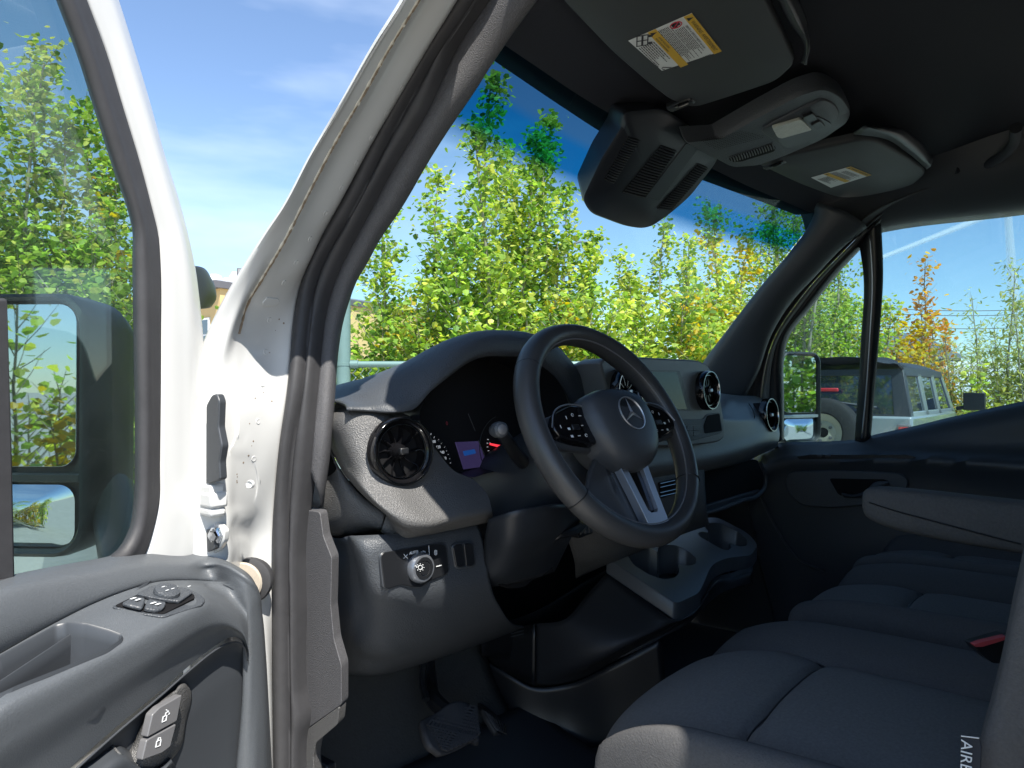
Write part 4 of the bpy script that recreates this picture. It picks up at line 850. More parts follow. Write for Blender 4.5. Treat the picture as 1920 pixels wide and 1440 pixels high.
# ---- cup holder tray and the console below it
tr = [((1138,1042),1.128,14),((1302,977),1.128,14),((1320,978),1.126,6),((1396,1008),1.07,10),((1418,1024),1.055,8),((1408,1040),1.05,6),((1360,1047),1.052,8),((1335,1060),1.056,8),((1322,1078),1.054,8),((1312,1105),1.048,12),((1268,1132),1.046,12)]
tpl = [V((-.045,-.046,1.128)), V((.455,-.023,1.130)), V((-.036,-.207,1.05))]
tn = (tpl[1]-tpl[0]).cross(tpl[2]-tpl[0]).normalized(); tn = tn if tn.z > 0 else -tn
def tq(px, py, d=0): return hit(px, py, tpl[0]+tn*d, tn)
to = fil([(1136,1043,6),(1298,974,10),(1344,969,14),(1402,999,14),(1421,1021,8),(1409,1041,8),(1362,1046,14),(1334,1058,14),(1320,1092,14),(1310,1112,8),(1268,1132,10)], 8)
def cuphole(spec, n=20): return spec
h1 = [tq(x, y) for x, y in fil([(1174,1037),(1181,1029),(1196,1025),(1214,1025),(1234,1036),(1233,1026),(1244,1021),(1268,1022),(1290,1033),(1306,1047),(1305,1057),(1292,1061),(1270,1057),(1275,1070),(1268,1082),(1246,1087),(1216,1077),(1188,1059)], 7)]
h2 = [tq(x, y) for x, y in fil([(1308,1000),(1315,996),(1330,999),(1321,988),(1328,980),(1350,980),(1384,996),(1402,1013),(1401,1023),(1386,1025),(1366,1017),(1371,1026),(1366,1032),(1354,1030),(1333,1018),(1312,1006)], 6)]
outl = [tq(x, y) for x, y in to]
from mathutils.geometry import delaunay_2d_cdt
tx_ = (tpl[1]-tpl[0]).normalized(); ty_ = tn.cross(tx_); P2 = []; E2 = []; loops_i = []
for loop in (outl, h1, h2):
    i0 = len(P2); P2 += [V(((p-tpl[0]).dot(tx_), (p-tpl[0]).dot(ty_))) for p in loop]; n_l = len(loop)
    E2 += [(i0+i, i0+(i+1) % n_l) for i in range(n_l)]; loops_i.append((i0, n_l))
ov, oe, of, ovi, _, _ = delaunay_2d_cdt(P2, E2, [], 1, 1e-5)
HS = [[(P2[i0+i].x, P2[i0+i].y) for i in range(nl)] for i0, nl in loops_i]
def keep_(f):
    c = sum((ov[i] for i in f), V((0, 0)))/len(f); return inside((c.x, c.y), HS[0]) and not inside((c.x, c.y), HS[1]) and not inside((c.x, c.y), HS[2])
of = [f for f in of if keep_(f)]
bm = bmesh.new(); bv = [bm.verts.new(tpl[0]+tx_*p.x+ty_*p.y) for p in ov]
for f in of: bm.faces.new([bv[i] for i in f])
omap = {}
for i, src in enumerate(ovi):
    for k in src: omap[k] = bv[i]
loops = [[omap[i] for i in range(i0, i0+nl)] for i0, nl in loops_i]
loops = [[v for i, v in enumerate(l) if v is not l[i-1]] for l in loops]
down = V((0, 0, -1))
for vv, depth, flip in ((loops[0], .035, False), (loops[1], .07, True), (loops[2], .07, True)):
    c_ = sum((v.co for v in vv), V())/len(vv)
    a_ = vv
    for dd, kx_ in (((.003, 1.006 if not flip else .985), (depth, 1.008 if not flip else .93))):
        b_ = [bm.verts.new(c_+(v.co-c_)*kx_ + down*dd) for v in vv]
        for i in range(len(vv)):
            j = (i+1) % len(vv); bm.faces.new((a_[i], a_[j], b_[j], b_[i]))
        a_ = b_
    if flip: bm.faces.new(a_)
bmesh.ops.recalc_face_normals(bm, faces=bm.faces)
me = bpy.data.meshes.new('cup_holder_tray'); bm.to_mesh(me); bm.free()
tray = link('cup_holder_tray', me, M['tray'], van, angle=35)
for h_ in (h1, h2):
    c_ = sum(h_, V())/len(h_); w_ = MB(); n = len(h_)
    rr_ = [[c_+(p-c_)*.995+down*.002 for p in h_], [c_+(p-c_)*.94+down*.069 for p in h_]]
    w_.add(rr_[0]+rr_[1], [[i, (i+1) % n, n+(i+1) % n, n+i] for i in range(n)]+[[n+i for i in range(n)]]); w_.build('cup_well', M['black'], tray, angle=50)
lowr = [c for c in outl]
k0 = [tq(x, y)+V((0, 0, -.034)) for x, y in [(1136,1046),(1180,1076),(1225,1106),(1264,1133),(1290,1128),(1311,1112),(1320,1090),(1336,1060),(1380,1046),(1414,1032)]]
k1_ = [at(x, y, X=v) for (x, y), v in [((1060,1160),-.16),((1110,1180),-.15),((1170,1200),-.13),((1238,1180),-.06),((1270,1165),.0),((1300,1150),.05),((1315,1130),.10),((1330,1105),.14),((1370,1090),.3),((1410,1080),.42)]]
k2_ = [at(x, y, X=v) for (x, y), v in [((1000,1170),-.17),((1000,1285),-.16),((1060,1283),-.12),((1150,1240),-.08),((1240,1195),-.02),((1290,1170),.05),((1310,1150),.10),((1335,1125),.16),((1375,1105),.3),((1412,1095),.42)]]
surf('console_side', [k0, [a.lerp(b, .5)+V((0, .0, 0)) for a, b in zip(k0, k1_)], k1_, k2_], M['conso'], van, nu=50, nv=6, angle=70, thick=.003)
cf = [[(905,1180),(950,1178),(1000,1172),(1003,1172)], [(908,1250),(950,1262),(998,1285),(1002,1286)]]
surf('console_front', [[at(x, y, X=-.19) for x, y in cf[0]], [at(x, y, X=-.19) for x, y in cf[1]]], M['black'], van, nu=16, nv=4, thick=.003)
lo = [[(905,1235),(950,1262),(1000,1288),(1060,1284),(1150,1245),(1240,1196)], [(925,1330),(960,1340),(1005,1345),(1060,1345),(1150,1320),(1250,1290)], [(950,1420),(990,1420),(1030,1415),(1080,1410),(1160,1390),(1260,1370)]]
surf('console_base', [[at(x, y, X=v) for (x, y), v in zip(r, (-.20, -.19, -.165, -.125, -.085, -.03))] for r in lo], M['black'], van, nu=30, nv=6, thick=.003)
gv = MB()
for y in (1178, 1184, 1190): gv.tube([at(955, y+5, X=-.20), at(982, y-2, X=-.20)], .0012, n=5)
gv.build('heater_grille', M['plastic'], van)
# ================================================================== STEERING WHEEL, COLUMN, PEDALS
wr = ray(1147, 806).normalized(); WC = CAM + ray(1147, 806)*1.16
e_h = (RT - wr*RT.dot(wr)).normalized(); e_v = e_h.cross(wr).normalized(); e_v = e_v if e_v.z > 0 else -e_v
WN = (e_h*.705 + e_v*.445 - wr*.552).normalized()
WH = V((0, 0, 1)).cross(WN).normalized(); WH = WH if WH.dot(RT) > 0 else -WH
WV = WN.cross(WH).normalized(); WV = WV if WV.z > 0 else -WV
def wl_(a, b, c=0): return WC + WH*a + WV*b + WN*c
def wp(px, py, c=0): return hit(px, py, WC+WN*c, WN)
sw_ = empty('steering_wheel', (0, 0, 0), van)
RR, rt = .1755, .0185
mb = MB(); N, K = 96, 16; vs = []
for i in range(N):
    a = 2*math.pi*i/N; d = WH*math.cos(a)+WV*math.sin(a)
    g = 1+.10*(math.exp(-((math.degrees(a) % 360-50)/22)**2)+math.exp(-((math.degrees(a) % 360-130)/22)**2))
    for j in range(K):
        b = 2*math.pi*j/K; vs.append(WC + d*(RR + rt*.92*g*math.cos(b)) + WN*(rt*1.08*g*math.sin(b)))
mb.add(vs, [[i*K+j, ((i+1) % N)*K+j, ((i+1) % N)*K+(j+1) % K, i*K+(j+1) % K] for i in range(N) for j in range(K)])
mb.build('rim', M['leather'], sw_, angle=80)
# stitched joint along the inner edge of the rim
s_ = MB(); s_.tube([WC + (WH*math.cos(a)+WV*math.sin(a))*(RR-rt*.80) + WN*(rt*.62) for a in [2*math.pi*i/120 for i in range(121)]], .0013, n=6, caps=False); s_.build('rim_piping', M['satinplastic'], sw_)
for a0 in (38, 142, 215, 325):
    s_ = MB(); a = math.radians(a0); d = WH*math.cos(a)+WV*math.sin(a); s_.tube([WC + d*(RR+rt*.93*1.03*math.cos(b)) + WN*(rt*1.09*1.03*math.sin(b)) for b in [2*math.pi*j/24 for j in range(25)]], .0009, n=5, caps=False); s_.build('rim_joint', M['black'], sw_)
# airbag cover: domed shield
sh = [(-.078,.020),(-.070,.046),(-.040,.060),(0,.064),(.040,.060),(.070,.046),(.078,.020),(.074,-.015),(.058,-.045),(.034,-.064),(0,-.070),(-.034,-.064),(-.058,-.045),(-.074,-.015)]
so_ = spl([V((a, b, 0)) for a, b in sh+sh[:1]], 65)[:-1]; n = len(so_)
pr = [(1.0, -.012), (1.03, .006), (1.0, .022), (.92, .034), (.78, .041), (.55, .0455), (.3, .047), (.05, .0475)]
mb = MB(); mb.add([wl_(p.x*k, p.y*k - .004, c) for k, c in pr for p in so_], [[j*n+i, j*n+(i+1) % n, (j+1)*n+(i+1) % n, (j+1)*n+i] for j in range(len(pr)-1) for i in range(n)]+[[(len(pr)-1)*n+i for i in range(n)]])
hub = mb.build('airbag_cover', M['soft'], sw_, angle=60)
bc = (.0, .006); BR = .0285
bd = MB(); bd.lathe(wl_(bc[0], bc[1], .0455), WN, [(BR*.99, 0), (BR, .0015), (BR*.99, .003), (BR*.95, .0032), (BR*.93, .0022), (BR*.93, .0005)], n=48, caps=False); bd.build('badge_ring', M['badge'], sw_, angle=40)
bd = MB(); bd.lathe(wl_(bc[0], bc[1], .0462), WN, [(BR*.95, 0), (BR*.5, .0006), (0, .0008)], n=40); bd.build('badge_face', M['black'], sw_)
stv = []
for k in range(3):
    a = math.radians(90+120*k); a2 = math.radians(150+120*k)
    stv += [wl_(bc[0]+BR*.93*math.cos(a), bc[1]+BR*.93*math.sin(a), .0472), wl_(bc[0]+BR*.14*math.cos(a2), bc[1]+BR*.14*math.sin(a2), .0474)]
mb = MB(); mb.add(stv+[wl_(bc[0], bc[1], .0500)], [[i, (i+1) % 6, 6] for i in range(6)]); mb.build('badge_star', M['badge'], sw_, angle=0)
text('airbag_lettering', 'SRS AIRBAG', wl_(.034, -.047, .0372), WH-WN*.22, WV+WN*.3, .0062, M['plastic'], sw_)
# spokes: side arms with their switch fields, lower arm with twin silver prongs
for s in (-1, 1):
    ar = [wl_(s*.060, .034, .004), wl_(s*.120, .030, .006), wl_(s*.172, .020, .004), wl_(s*.170, -.018, .004), wl_(s*.120, -.026, .004), wl_(s*.060, -.034, .002)]
    plate('side_spoke', ar, -WN*.018, M['soft'], sw_, bevel=.006)
    fld = [(s*.068,.032),(s*.100,.036),(s*.140,.024),(s*.156,.002),(s*.150,-.012),(s*.120,-.022),(s*.074,-.030)]
    pp = [tuple(p) for p in fil([(a*1000, b*1000) for a, b in fld], 8)]
    pn = plate('switch_pad', [wl_(a/1000, b/1000, .018) for a, b in pp], -WN*.016, M['gloss'], sw_, bevel=.002)
    ym = MB()
    for i, (a, b) in enumerate([(.088,.018),(.104,.020),(.120,.016),(.092,.002),(.108,.000),(.124,-.002),(.140,.002),(.092,-.014),(.108,-.014),(.124,-.014)]):
        if i == 4: continue
        w_, h_ = ((.006,.0012), (.005,.0036), (.0014,.005), (.0045,.0012))[i % 4]
        if i % 3 == 1: stroke(ym, arcp(0, 0, 2.4, 40, 360, 8), lambda x, y: wl_(s*a+x*.001, b+y*.001, .0184), .0004)
        else: ym.box(wl_(s*a, b, .0184), w_, h_, .0004, (WH, WV, WN))
    ym.build('switch_symbols', M['print'], sw_)
    bt = MB(); bt.box(wl_(s*.108, .0, .0185), .016, .009, .003, (WH, WV, WN)); bt.build('touch_button', M['black'], sw_, bevel=.002)
    tr_ = MB(); tr_.tube(spl([wl_(a, b, .018) for a, b in [(s*.066,.033),(s*.100,.0375),(s*.142,.025),(s*.158,.002)]], 24), .0012, n=6); tr_.build('pad_trim', M['satin'], sw_)
lsp = [(-.052,-.052),(.0,-.066),(.048,-.056),(.044,-.10),(.040,-.160),(.034,-.168),(-.034,-.168),(-.040,-.160),(-.056,-.10)]
plate('lower_spoke', [wl_(a, b, -.004) for a, b in lsp], -WN*.014, M['soft'], sw_, bevel=.004)
pr_o = [(-.036,-.060),(-.026,-.066),(.026,-.066),(.036,-.060),(.030,-.110),(.026,-.160),(.018,-.169),(-.018,-.169),(-.026,-.160),(-.030,-.110)]
pr_i = [(-.020,-.069),(-.012,-.070),(.012,-.070),(.020,-.069),(.016,-.110),(.013,-.138),(.008,-.143),(-.008,-.143),(-.013,-.138),(-.016,-.110)]
ring_frame('spoke_trim', [wl_(a, b, .012-.05*(-.06-b)*0) for a, b in pr_o], [wl_(a, b, .012) for a, b in pr_i], -WN*.014, M['satin'], sw_, bevel=.0025)
plate('spoke_inlay', [wl_(a, b, .005) for a, b in pr_i], -WN*.006, M['gloss'], sw_, bevel=.001)
# lower horn cover between hub and rim
co = [(-.060,-.040),(-.085,-.060),(-.120,-.100),(-.095,-.135),(-.050,-.160),(-.030,-.160),(-.034,-.10),(-.038,-.062)]
plate('spoke_cover', [wl_(a, b, -.004) for a, b in co], -WN*.010, M['leather'], sw_, bevel=.004)
mb = MB(); mb.lathe(WC, -WN, [(.062, -.01), (.060, .02), (.052, .045), (.048, .06)], n=32); mb.build('wheel_boss', M['soft'], sw_)
# column shroud
ax_c = V((0, 1, -.50)).normalized()
def ell(c, w, h, nn=28, flat=0):
    u = V((1, 0, 0)); v = ax_c.cross(u).normalized(); v = v if v.z > 0 else -v
    o = []
    for i in range(nn):
        a = 2*math.pi*i/nn; ca, sa = math.cos(a), math.sin(a); e = .7
        o.append(c + u*math.copysign(abs(ca)**e, ca)*w + v*math.copysign(abs(sa)**e, sa)*h)
    return o
c0_ = WC - WN*.055
secs = [ell(c0_+V((0,0,0)), .052, .050), ell(c0_+ax_c*.03+V((0,0,-.004)), .070, .066), ell(c0_+ax_c*.07+V((.0,0,-.012)), .080, .078), ell(c0_+ax_c*.13+V((0,0,-.022)), .082, .088), ell(c0_+ax_c*.22+V((0,.0,-.03)), .082, .092), ell(c0_+ax_c*.32+V((0,0,-.03)), .082, .10)]
n = 28; mb = MB(); mb.add([p for s in secs for p in s], [[j*n+i, j*n+(i+1) % n, (j+1)*n+(i+1) % n, (j+1)*n+i] for j in range(len(secs)-1) for i in range(n)]+[list(range(n)), [(len(secs)-1)*n+i for i in range(n)]])
shd = mb.build('column_shroud', M['dark'], van, angle=60)
# lower apron of the column with adjuster lever
apr = [[((915,975),-.20),((960,960),-.25),((1020,950),-.27),((1080,945),-.24)], [((908,1020),-.17),((960,1015),-.235),((1020,1000),-.25),((1088,965),-.22)], [((912,1085),-.15),((955,1070),-.19),((1010,1045),-.20),((1075,1000),-.17)], [((916,1103),-.12),((960,1094),-.15),((1000,1085),-.15),((1040,1072),-.13)]]
surf('column_apron', [[Yp(x, y, v) for (x, y), v in r] for r in apr], M['dark'], van, nu=30, nv=6, thick=.004, angle=70)
lv = MB(); lv.tube(spl([Yp(x, y, v) for (x, y), v in [((1020,1022),-.20),((1045,1005),-.225),((1066,1000),-.23),((1082,992),-.22),((1098,978),-.19)]], 16), [.006]*6+[.008]*10, n=8); lv.build('adjuster_lever', M['black'], van)
plate('steering_lock_cutout', [Yp(x, y, -.145) for x, y in fil([(935,1096),(960,1080),(1030,1040),(1040,1062),(1036,1074),(1000,1086),(985,1100),(955,1104)], 4)], V((0, .02, 0)), M['void'], van, bevel=.002)
# selector stalk on the column
stk = MB(); kb = Yp(936, 806, -.235)
stp = spl([kb, Yp(948, 822, -.23), Yp(966, 850, -.215), Yp(985, 870, -.19), Yp(1000, 880, -.17)], 20)
stk.tube(stp, [.009+.004*i/19 for i in range(20)], n=14); so2 = stk.build('gear_stalk', M['black'], van)
kd = (kb - stp[4]).normalized(); kn_ = MB(); kn_.lathe(kb, V((-.35, -.9, .1)), [(.0, .010), (.008, .010), (.0115, .007), (.0125, .0), (.0115, -.008), (.009, -.016)], n=20); kn_.build('stalk_knob', M['plastic'], so2, angle=40)
kp2 = MB(); kp2.lathe(kb, V((-.35, -.9, .1)), [(.0, .0115), (.006, .0112), (.0078, .0098)], n=20); kp2.build('park_button', M['satinplastic'], so2)
# far stalk
s3 = MB(); s3.tube(spl([wl_(.07, .01, -.06), wl_(.13, .02, -.06), wl_(.155, .024, -.05)], 10), [.008]*10, n=10); s3.build('wiper_stalk', M['black'], van)

# ---- pedals and footwell
bp0 = [[((788,1352),.02),((815,1338),.02),((850,1316),.02),((880,1320),.02),((896,1340),.02)], [((795,1372),.0),((825,1362),.0),((860,1345),.0),((888,1345),.0),((900,1362),.0)], [((808,1398),-.02),((835,1392),-.02),((868,1378),-.02),((890,1372),-.02),((901,1380),-.02)], [((828,1414),-.03),((845,1412),-.03),((870,1400),-.03),((888,1388),-.03),((899,1384),-.03)]]
brake = surf('brake_pedal', [[Yp(x, y, v) for (x, y), v in r] for r in bp0], M['rubber'], van, nu=24, nv=6, thick=.014, angle=50)
bn_ = V((-.15, -.75, .65)).normalized(); ba, bb = Yp(795, 1356, .015), Yp(890, 1322, .015); bcn, bdn = Yp(830, 1412, -.03), Yp(898, 1382, -.03)
td = MB()
for k in range(1, 9):
    t = k/9
    for (p, q_) in ((ba.lerp(bb, t), ba.lerp(bcn, t)), (ba.lerp(bb, t), bb.lerp(bdn, 1-t)), (ba.lerp(bcn, t), bcn.lerp(bdn, 1-t)) if False else (bcn.lerp(bdn, t), bb.lerp(bdn, t)), (bcn.lerp(bdn, t), ba.lerp(bcn, 1-t) if True else p)):
        td.tube([p.lerp(q_, i/6)+bn_*.0045 for i in range(7)], .0024, n=4)
o_ = td.build('pedal_tread', M['rubber'], brake); tag(o_, kind='stuff')
ap = [[((905,1328),.10),((925,1338),.10),((948,1352),.10)], [((915,1345),.08),((935,1355),.08),((954,1365),.08)], [((932,1372),.06),((942,1380),.06),((952,1378),.06)]]
acc = surf('accelerator_pedal', [[Yp(x, y, v) for (x, y), v in r] for r in ap], M['rubber'], van, nu=16, nv=6, thick=.012, angle=50)
tr_ = MB()
for k in range(7):
    t = (k+.5)/7; tr_.tube([Yp(908+k*6.5, 1330+k*4.4, .078).lerp(Yp(934+k*2.6, 1374+k*.8, .045), .1), Yp(908+k*6.5, 1330+k*4.4, .078).lerp(Yp(934+k*2.6, 1374+k*.8, .045), .9)], .0015, n=4)
tr_.build('pedal_tread', M['rubber'], acc)
pa = MB(); pa.tube(spl([Yp(800, 1240, .16), Yp(805, 1280, .13), Yp(820, 1320, .06), Yp(850, 1345, .02)], 14), .016, n=8); pa.build('pedal_arm', M['black'], van); pa = MB(); pa.tube(spl([Yp(850, 1235, .2), Yp(870, 1300, .18), Yp(925, 1350, .10)], 12), .012, n=8); pa.build('pedal_arm', M['black'], van); pa = MB()
pa.tube(spl([Yp(796, 1236, .12), Yp(792, 1280, .10), Yp(800, 1312, .07)], 12), .007, n=8); pa.build('pedal_arm', M['black'], van)
M['carpet'] = mat('grey_footwell_carpet', (.055, .056, .055), .95, spec=.1, bump=('n', 200, .6, .002), var=.15, vscale=60)
fw = [[V((x, y, z)) for y, z in ((.21, 1.10), (.19, .92), (.12, .80), (-.05, .735), (-.3, .725))] for x in (-.80, -.62, -.40, -.20)]
surf('footwell_carpet', fw, M['carpet'], van, nu=24, nv=6, thick=.004, face=(-.5, -1, 2))
mt = [[V((x, y, z+.006*math.sin(x*17))) for y, z in ((.10, .795), (.02, .765), (-.08, .742), (-.3, .734), (-.62, .733))] for x in (-.79, -.62, -.40, -.24, -.14)]
surf('floor_mat', mt, M['floor'], van, nu=30, nv=6, thick=.006, face=(-.5, -1, 2))
rb = MB()
for k in range(7): rb.tube([V((-.66+k*.055, -.10, .745)), V((-.62+k*.05, -.34, .739))], .002, n=4)
rb.build('mat_ribs', M['floor'], van)
rest = [[V((-.80, .14, .92)), V((-.74, .13, .92))], [V((-.80, .02, .78)), V((-.74, .02, .77))]]
surf('foot_rest', rest, M['black'], van, nu=8, nv=4, thick=.01, lin=True)
sf = MB(); sf.box(V((-.775, .02, .86)), .02, .09, .16); sf.build('fuse_cover', M['black'], van, bevel=.004)
# ================================================================== SEATS
def cushion(name, parent, x0, x1, yf, yr, zt, ins, ytr, bol=.035, drop=.17, front=.05, mats=('fabric', 'bolster'), nx=110, ny=110, rise=0.0, rk=.30):
    """padded cushion: raised side bolsters, sewn insert, rolled front, all one skin"""
    cx, hw = (x0+x1)/2, (x1-x0)/2; cy, hd = (yf+yr)/2, (yf-yr)/2
    def height(x, y):
        a = abs(x-cx)/hw; f = (y-cy)/hd
        il, ir = ins
        spl_ = .02*(f+.2)
        dl = x-(il-spl_); d2 = (ir+spl_)-x
        z = 0
        for d, w in ((dl, abs(il-x0)), (d2, abs(x1-ir))):
            if d < 0: z += bol*math.sin(min(1, -d/w*1.15)*math.pi*.62)
            z -= .006*math.exp(-(d/.0055)**2) + .006*math.exp(-(d/.03)**2)
        inside_ = 1/(1+math.exp(-dl/.006))/(1+math.exp(-d2/.006))
        z -= inside_*(.010*math.exp(-((y-ytr)/.005)**2) + .006*math.exp(-((y-ytr)/.03)**2))
        z += inside_*.008*(1-((x-cx)/max(.05, (ir-il)/2))**2)
        if f > .45: z -= front*((f-.45)/.55)**2.2
        z += rise*f
        return zt + z
    R = .045; rings = []
    vs = []; idx = {}
    def pos(s, t):
        k = rk; return cx + hw*s*math.sqrt(1-k*t*t*.5), cy + hd*t*math.sqrt(1-k*s*s*.5)
    N = nx; Mm = ny
    for j in range(Mm+1):
        for i in range(N+1):
            s = -1+2*i/N; t = -1+2*j/Mm
            x, y = pos(s, t); e = min((1-abs(s))*hw, (1-abs(t))*hd); z = height(x, y)
            if e < R: z -= (R-math.sqrt(max(0, R*R-(R-e)**2)))*.85
            vs.append(V((x, y, z)))
    def I(i, j): return j*(N+1)+i
    fs = [[I(i, j), I(i+1, j), I(i+1, j+1), I(i, j+1)] for j in range(Mm) for i in range(N)]
    bd = [I(i, 0) for i in range(N)] + [I(N, j) for j in range(Mm)] + [I(i, Mm) for i in range(N, 0, -1)] + [I(0, j) for j in range(Mm, 0, -1)]
    prev = bd; c = V((cx, cy, 0))
    for dz, k in ((-.02, 1.004), (-.05, 1.006), (-.055, 1.000), (-.06, 1.006), (-.10, 1.0), (-drop, .97)):
        b0 = len(vs)
        for v in bd: p = vs[v]; vs.append(V((cx+(p.x-cx)*k, cy+(p.y-cy)*k, min(p.z, zt-.03)+dz)))
        cur = list(range(b0, b0+len(bd))); n = len(bd)
        fs += [[prev[i], cur[i], cur[(i+1) % n], prev[(i+1) % n]] for i in range(n)]; prev = cur
    me = bpy.data.meshes.new(name); me.from_pydata([tuple(v) for v in vs], [], fs); me.update()
    o = link(name, me, [M[mats[0]], M[mats[1]]], parent, angle=70)
    for p in me.polygons:
        x, y = p.center.x, p.center.y; f = (y-cy)/hd; s2 = .02*(f+.2)
        p.material_index = 0 if (ins[0]-s2 < x < ins[1]+s2 and p.center.z > zt-.09 and p.index < N*Mm) else 1
    bv_ = BVHTree.FromPolygons([v.co.copy() for v in me.vertices], [list(p.vertices) for p in me.polygons])
    def drop_(x, y):
        h, n, _, _ = bv_.ray_cast(V((x, y, zt+.3)), V((0, 0, -1))); return (h + V((0, 0, .0006))) if h is not None else None
    lines = [[(ins[k]+(-1, 1)[k]*.02*((y-cy)/hd+.2), y) for y in [yr+.05+(yf-yr-.075)*i/60 for i in range(61)]] for k in (0, 1)]
    lines.append([(ins[0]+(ins[1]-ins[0])*i/30, ytr) for i in range(31)])
    for L_ in lines:
        pts = [p for p in (drop_(x, y) for x, y in L_) if p is not None]
        m_ = MB(); m_.tube(pts, .0013, n=5); m_.build('seat_seam', M['black'], parent)
    return o
def backrest(name, parent, x0, x1, yb, z0, z1, thick=.11, lean=.16, mats='bolster'):
    cx, hw = (x0+x1)/2, (x1-x0)/2; rows = []
    for k in range(15):
        t = k/14; z = z0+(z1-z0)*t; w = hw*(1-.10*t*t); y = yb-lean*t; r = []
        for i in range(40):
            a = 2*math.pi*i/40; ca, sa = math.cos(a), math.sin(a)
            bx = math.copysign(abs(ca)**.55, ca); by = math.copysign(abs(sa)**.7, sa)
            side = .045*abs(bx)**3 if sa > 0 else 0
            edge = 1 if 0 < k < 14 else .8
            r.append(V((cx+w*bx*edge, y+thick/2*by*edge+side, z)))
        rows.append(r)
    n = 40; mb = MB(); mb.add([p for r in rows for p in r], [[j*n+i, j*n+(i+1) % n, (j+1)*n+(i+1) % n, (j+1)*n+i] for j in range(14) for i in range(n)]+[list(range(n)), [14*n+i for i in range(n)]])
    return mb.build(name, M[mats], parent, angle=70, sub=1)
ds_ = empty('driver_seat', (0, 0, 0), van); tag(ds_, 'driver seat in dark woven fabric with airbag tag')
cushion('cushion', ds_, -.672, -.130, -.35, -1.10, 1.092, (-.60, -.295), -.585, bol=.020, drop=.20, front=.075, rk=.52)
sb = MB(); sb.box((-.43, -.74, .80), .44, .56, .16); sb.build('seat_base', M['black'], ds_, bevel=.02)
backrest('backrest', ds_, -.70, -.16, -1.075, 1.03, 1.72, lean=.20)
ar = MB(); armp = [V((-.150, -.605, 1.318)), V((-.150, -.63, 1.313)), V((-.150, -.72, 1.305)), V((-.150, -.90, 1.298)), V((-.150, -1.10, 1.298))]
N = 24; vs = []
for i, p in enumerate(armp):
    s_ = (.55, .86, 1, 1.02, 1.0)[i]
    for k in range(N):
        a = 2*math.pi*k/N; ca, sa = math.cos(a), math.sin(a)
        vs.append(p + V((.033*s_*math.copysign(abs(ca)**.6, ca), 0, .038*s_*math.copysign(abs(sa)**.7, sa))))
ar.add(vs, [[j*N+i, j*N+(i+1) % N, (j+1)*N+(i+1) % N, (j+1)*N+i] for j in range(4) for i in range(N)]+[list(range(N)), [4*N+i for i in range(N)]])
arm = ar.build('armrest', M['bolster'], ds_, angle=60, sub=2)
sm = MB(); sm.tube(spl([on(arm, x, y, .0006) for x, y in [(1630,942),(1680,958),(1740,974),(1800,990),(1860,1006),(1915,1020)]], 30), .0011, n=5); sm.build('armrest_seam', M['black'], ds_)
# side bolster of the driver's backrest that fills the right edge, with its tag
bo_rows = [[at(x, y, D=d) for x, y in r] for r, d in [([(1922,1030),(1900,1130),(1880,1230),(1860,1310),(1842,1375),(1832,1460)], .70), ([(1935,1040),(1912,1140),(1892,1235),(1872,1315),(1852,1380),(1842,1460)], .675), ([(1980,1060),(1960,1160),(1940,1250),(1920,1330),(1900,1400),(1890,1480)], .66), ([(2060,1080),(2050,1180),(2040,1280),(2030,1360),(2020,1440),(2010,1500)], .67)]]
bs = surf('backrest_bolster', [[p+(p-CAM).normalized()*.06 for p in bo_rows[0]]]+bo_rows, M['bolster'], ds_, nu=40, nv=6, thick=.01, angle=70)
M['tagcloth'] = mat('black_label_cloth', (.018, .02, .026), .8)
tg = [(1802,1378),(1836,1382),(1840,1400),(1836,1500),(1798,1500)]
tgp = at(1820, 1410, D=.665); tgn = (CAM-tgp).normalized()*.9 + V((-.2, .2, 0)); tgn.normalize()
def tgq(px, py, d=0): return hit(px, py, tgp+tgn*d, tgn)
tgo = plate('airbag_tag', [tgq(x, y) for x, y in fil(tg, 3)], -tgn*.0015, M['tagcloth'], ds_, bevel=.0004)
xd = (tgq(1806, 1460)-tgq(1808, 1380)).normalized(); yd = tgn.cross(xd).normalized()
text('tag_lettering', 'AIRBAG', tgq(1811.5, 1388, .0008), xd, yd, .0130, M['print'], tgo, align='LEFT')
ed = MB(); ed.tube([tgq(1802, 1380, .001), tgq(1836, 1384, .001)], .0006, n=5); ed.build('tag_edge', M['print'], tgo)
# belt buckle
M['red'] = mat('red_buckle_button', (.42, .06, .07), .4)
bu = fil([(1826,1210),(1840,1206),(1892,1192),(1900,1200),(1900,1246),(1862,1244),(1836,1224)], 4)
buo = plate('belt_buckle', [at(x, y, D=.86) for x, y in bu], AX*.02, M['black'], ds_, bevel=.004)
plate('buckle_button', [at(x, y, D=.855) for x, y in fil([(1827,1209),(1841,1204),(1888,1193),(1884,1200),(1842,1213),(1829,1213)], 2)], AX*.008, M['red'], buo, bevel=.001)
# two-place passenger bench
bench = empty('passenger_bench', (0, 0, 0), van); tag(bench, 'two-place dark fabric bench beside the driver seat')
cushion('cushion', bench, -.03, .43, -.405, -1.10, 1.082, (.095, .295), -.61, bol=.030, drop=.18, front=.035)
cushion('cushion', bench, .435, .86, -.395, -1.10, 1.082, (.575, .735), -.60, bol=.034, drop=.18, front=.035)
bb_ = MB(); bb_.box((.42, -.74, .80), .80, .60, .18); bb_.build('bench_box', M['black'], bench, bevel=.01)
backrest('backrest', bench, -.02, .42, -.90, 1.03, 1.72, lean=.20); backrest('backrest', bench, .44, .86, -.90, 1.03, 1.72, lean=.20)
hp = MB(); hp.box(at(1715, 1172, X=-.005), .012, .05, .012); hp.build('bench_lever', M['black'], bench, bevel=.003)
